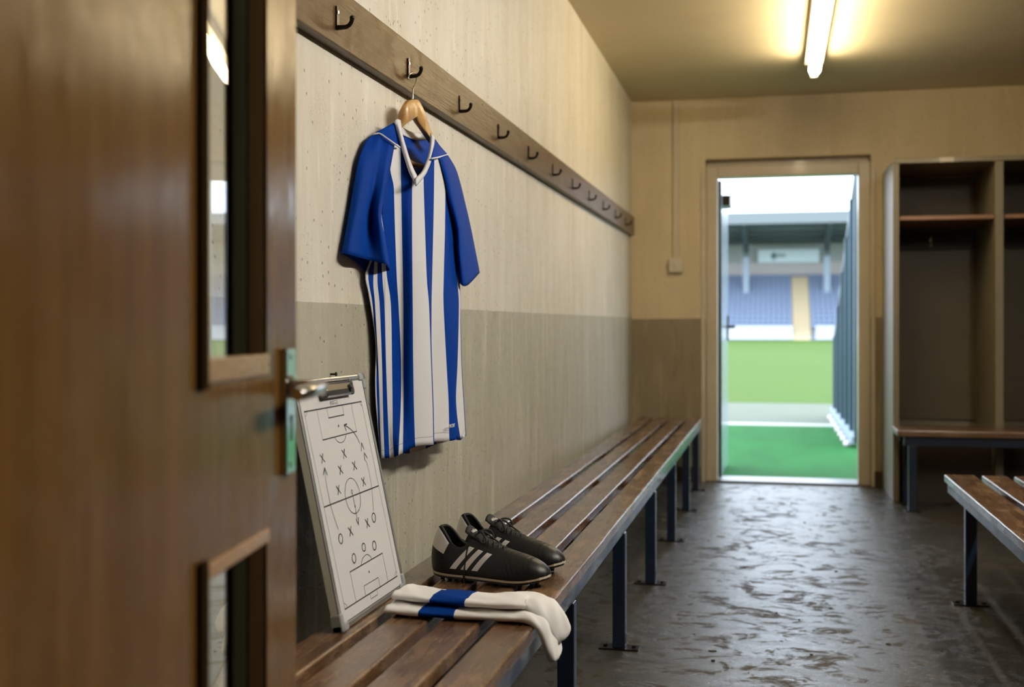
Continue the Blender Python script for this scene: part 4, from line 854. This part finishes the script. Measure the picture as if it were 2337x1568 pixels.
obj('capping', b, M['sheetdark'], fn)
for y in (10.24, 10.9, 11.6, 12.3, 13.1, 13.85):
    b = B(); box(b, .665, .705, y-.045, y+.045, .04, ftop(y)); obj('post', b, M['sheetdark'], fn)
b = B(); box(b, .64, .70, 10.2, 13.95, .03, .09); obj('bottom_rail', b, M['post'], fn)
st0 = None
for i, y in enumerate((10.4, 10.85, 11.3, 11.8, 12.3, 12.85, 13.4)):
    if st0 is None:
        b = B(); bmesh.ops.create_icosphere(b, subdivisions=3, radius=1)
        for v in b.verts: v.co = Vector((v.co.x*.032, v.co.y*.11, max(-.02, v.co.z*.032)))
        st0 = obj('edging_stone', b, M['stone'], smooth=True); o = st0
    else:
        o = st0.copy(); C.objects.link(o)
    o.location = (.615, y, .016)
    tag(o, 'rounded white edging stone at the foot of the ribbed metal screen', 'stone', 'white edging stones along the screen')

# stand
sd = thing('stadium_stand', (2.5, 118, 0), 'covered seating stand across the pitch with dark roof and tan stairway', 'stand')
RY0, RDY, RZ0, RDZ, NR = 114.0, .80, 1.05, .46, 12
b = B()
for i in range(NR+1):
    box(b, -30, 50, RY0-.35+RDY*i, RY0+RDY*(NR+2), -.2 if i == 0 else RZ0+RDZ*(i-1)-.02, RZ0+RDZ*i)
obj('terrace', b, M['terrace'], sd)
b = B()
for i in range(NR*2):
    yy = RY0-.6+RDY*.5*i; box(b, 1.78, 3.42, yy, yy+.8, .0, RZ0+.06+RDZ*.5*i)
obj('stairway', b, M['stair'], sd)
b = B(); box(b, -30, 50, 124.6, 125, 0, 12); obj('rear_wall', b, M['standwall'], sd)
b = B(); box(b, -30, 50, 124.3, 124.6, 6.75, 8.0); obj('rear_band', b, M['standband'], sd)
b = B(); hexa(b, [(-30,112,11.0),(50,112,11.0),(50,125.2,9.9),(-30,125.2,9.9),(-30,112,11.25),(50,112,11.25),(50,125.2,10.15),(-30,125.2,10.15)]); obj('roof', b, M['underside'], sd)
b = B(); box(b, -30, 50, 111.6, 112, 10.95, 12.05); obj('roof_fascia', b, M['fascia'], sd)
for y, z in ((114.5,10.55),(117.5,10.3),(121,10.0)):
    b = B(); box(b, -30, 50, y, y+.25, z, z+.35); obj('roof_beam', b, M['truss'], sd)
for k in range(-3, 6):
    x = -2.75+7.95*k
    b = B(); box(b, x-.28, x+.28, 120.2, 120.7, 8.35, 11); prism(b, [(112.5,11.0),(112.5,10.75),(120.4,8.8),(120.4,9.6)], 'x', x-.22, x+.22); obj('bracket', b, M['truss'], sd)
    b = B(); box(b, x-.3, x+.3, 120.2, 120.6, 4.5, 8.35); obj('column', b, M['post'], sd)
b = B(); box(b, -1.6, 4.6, 123.9, 124.25, 7.95, 9.35); sg = obj('sign_board', b, M['signboard'], sd, bevel=.05)
b = B(); box(b, -.2, 1.2, 123.85, 123.9, 8.5, 8.9); box(b, -.2, .2, 123.85, 123.9, 8.2, 9.0); obj('sign_marking', b, M['signmark'], sg)

def seat_mesh(x=0, y=0, z=0, bm=None):
    b = bm or B()
    box(b, x-.21, x+.21, y-.20, y+.20, z+.20, z+.25); hexa(b, [(x-.21,y+.15,z+.24),(x+.21,y+.15,z+.24),(x+.21,y+.20,z+.24),(x-.21,y+.20,z+.24),(x-.20,y+.24,z+.50),(x+.20,y+.24,z+.50),(x+.20,y+.29,z+.50),(x-.20,y+.29,z+.50)])
    box(b, x-.04, x+.04, y-.02, y+.06, z, z+.2); return b
s0 = None
lab = {0: 'blue plastic stadium seat in the block left of the tan stairway across the pitch', 1: 'blue plastic stadium seat in the block right of the tan stairway across the pitch'}
for i in range(NR):
    for x, k in [(1.50-.5*j, 0) for j in range(15)]+[(3.72+.5*j, 1) for j in range(7)]:
        if s0 is None: s0 = obj('stadium_chair', seat_mesh(), M['seat']); o = s0
        else: o = s0.copy(); C.objects.link(o)
        o.location = (x, RY0+.1+RDY*i, RZ0+RDZ*i)
        tag(o, lab[k], 'seat', 'seats left of the stairway' if k == 0 else 'seats right of the stairway')
b = B()
for i in range(NR):
    for j in range(24): seat_mesh(7.25+.5*j, RY0+.1+RDY*i, RZ0+RDZ*i, b)
    for j in range(20): seat_mesh(-6.05-.5*j, RY0+.1+RDY*i, RZ0+RDZ*i, b)
tag(obj('stadium_seating', b, M['seat']), 'further rows of blue stadium seats beyond both visible blocks', 'seats', kind='stuff')
for x0, x1, lb_ in ((-16, 1.75, 'white advertising board at the pitch edge left of the tan stairway'), (3.85, 22, 'white advertising board at the pitch edge right of the tan stairway')):
    b = B(); box(b, x0, x1, 112.9, 113.0, .1, 1.36); tag(obj('advertising_board', b, M['advert'], bevel=.02), lb_, 'advertising board', 'advertising boards round the pitch')

# ------------------------------------------------------------------ light, camera
w = bpy.data.worlds.new('overcast_sky'); S.world = w; w.use_nodes = True
nt = w.node_tree; bg = nt.nodes['Background']; bg.inputs['Color'].default_value = (.76,.87,1.0,1); bg.inputs['Strength'].default_value = SKY_W

cam = bpy.data.cameras.new('camera'); co = bpy.data.objects.new('camera', cam); C.objects.link(co)
co.location = (0, 0, 1.0); co.rotation_euler = (PI/2, 0, math.radians(12.7))
cam.sensor_width = 36; cam.lens = 36*2650/2337; cam.shift_y = -32/2337; cam.clip_start = .05; cam.clip_end = 400
cam.dof.use_dof = True; cam.dof.focus_distance = 2.72; cam.dof.aperture_fstop = 3.2
S.camera = co
vs = S.view_settings; vs.view_transform = 'Standard'; vs.look = 'None'; vs.exposure = EXPO; vs.gamma = 1; vs.use_curve_mapping = False
S.cycles.max_bounces = 8; S.cycles.diffuse_bounces = 4; S.cycles.glossy_bounces = 4; S.cycles.transmission_bounces = 6
S.cycles.caustics_reflective = False; S.cycles.sample_clamp_indirect = 6; S.cycles.use_denoising = True
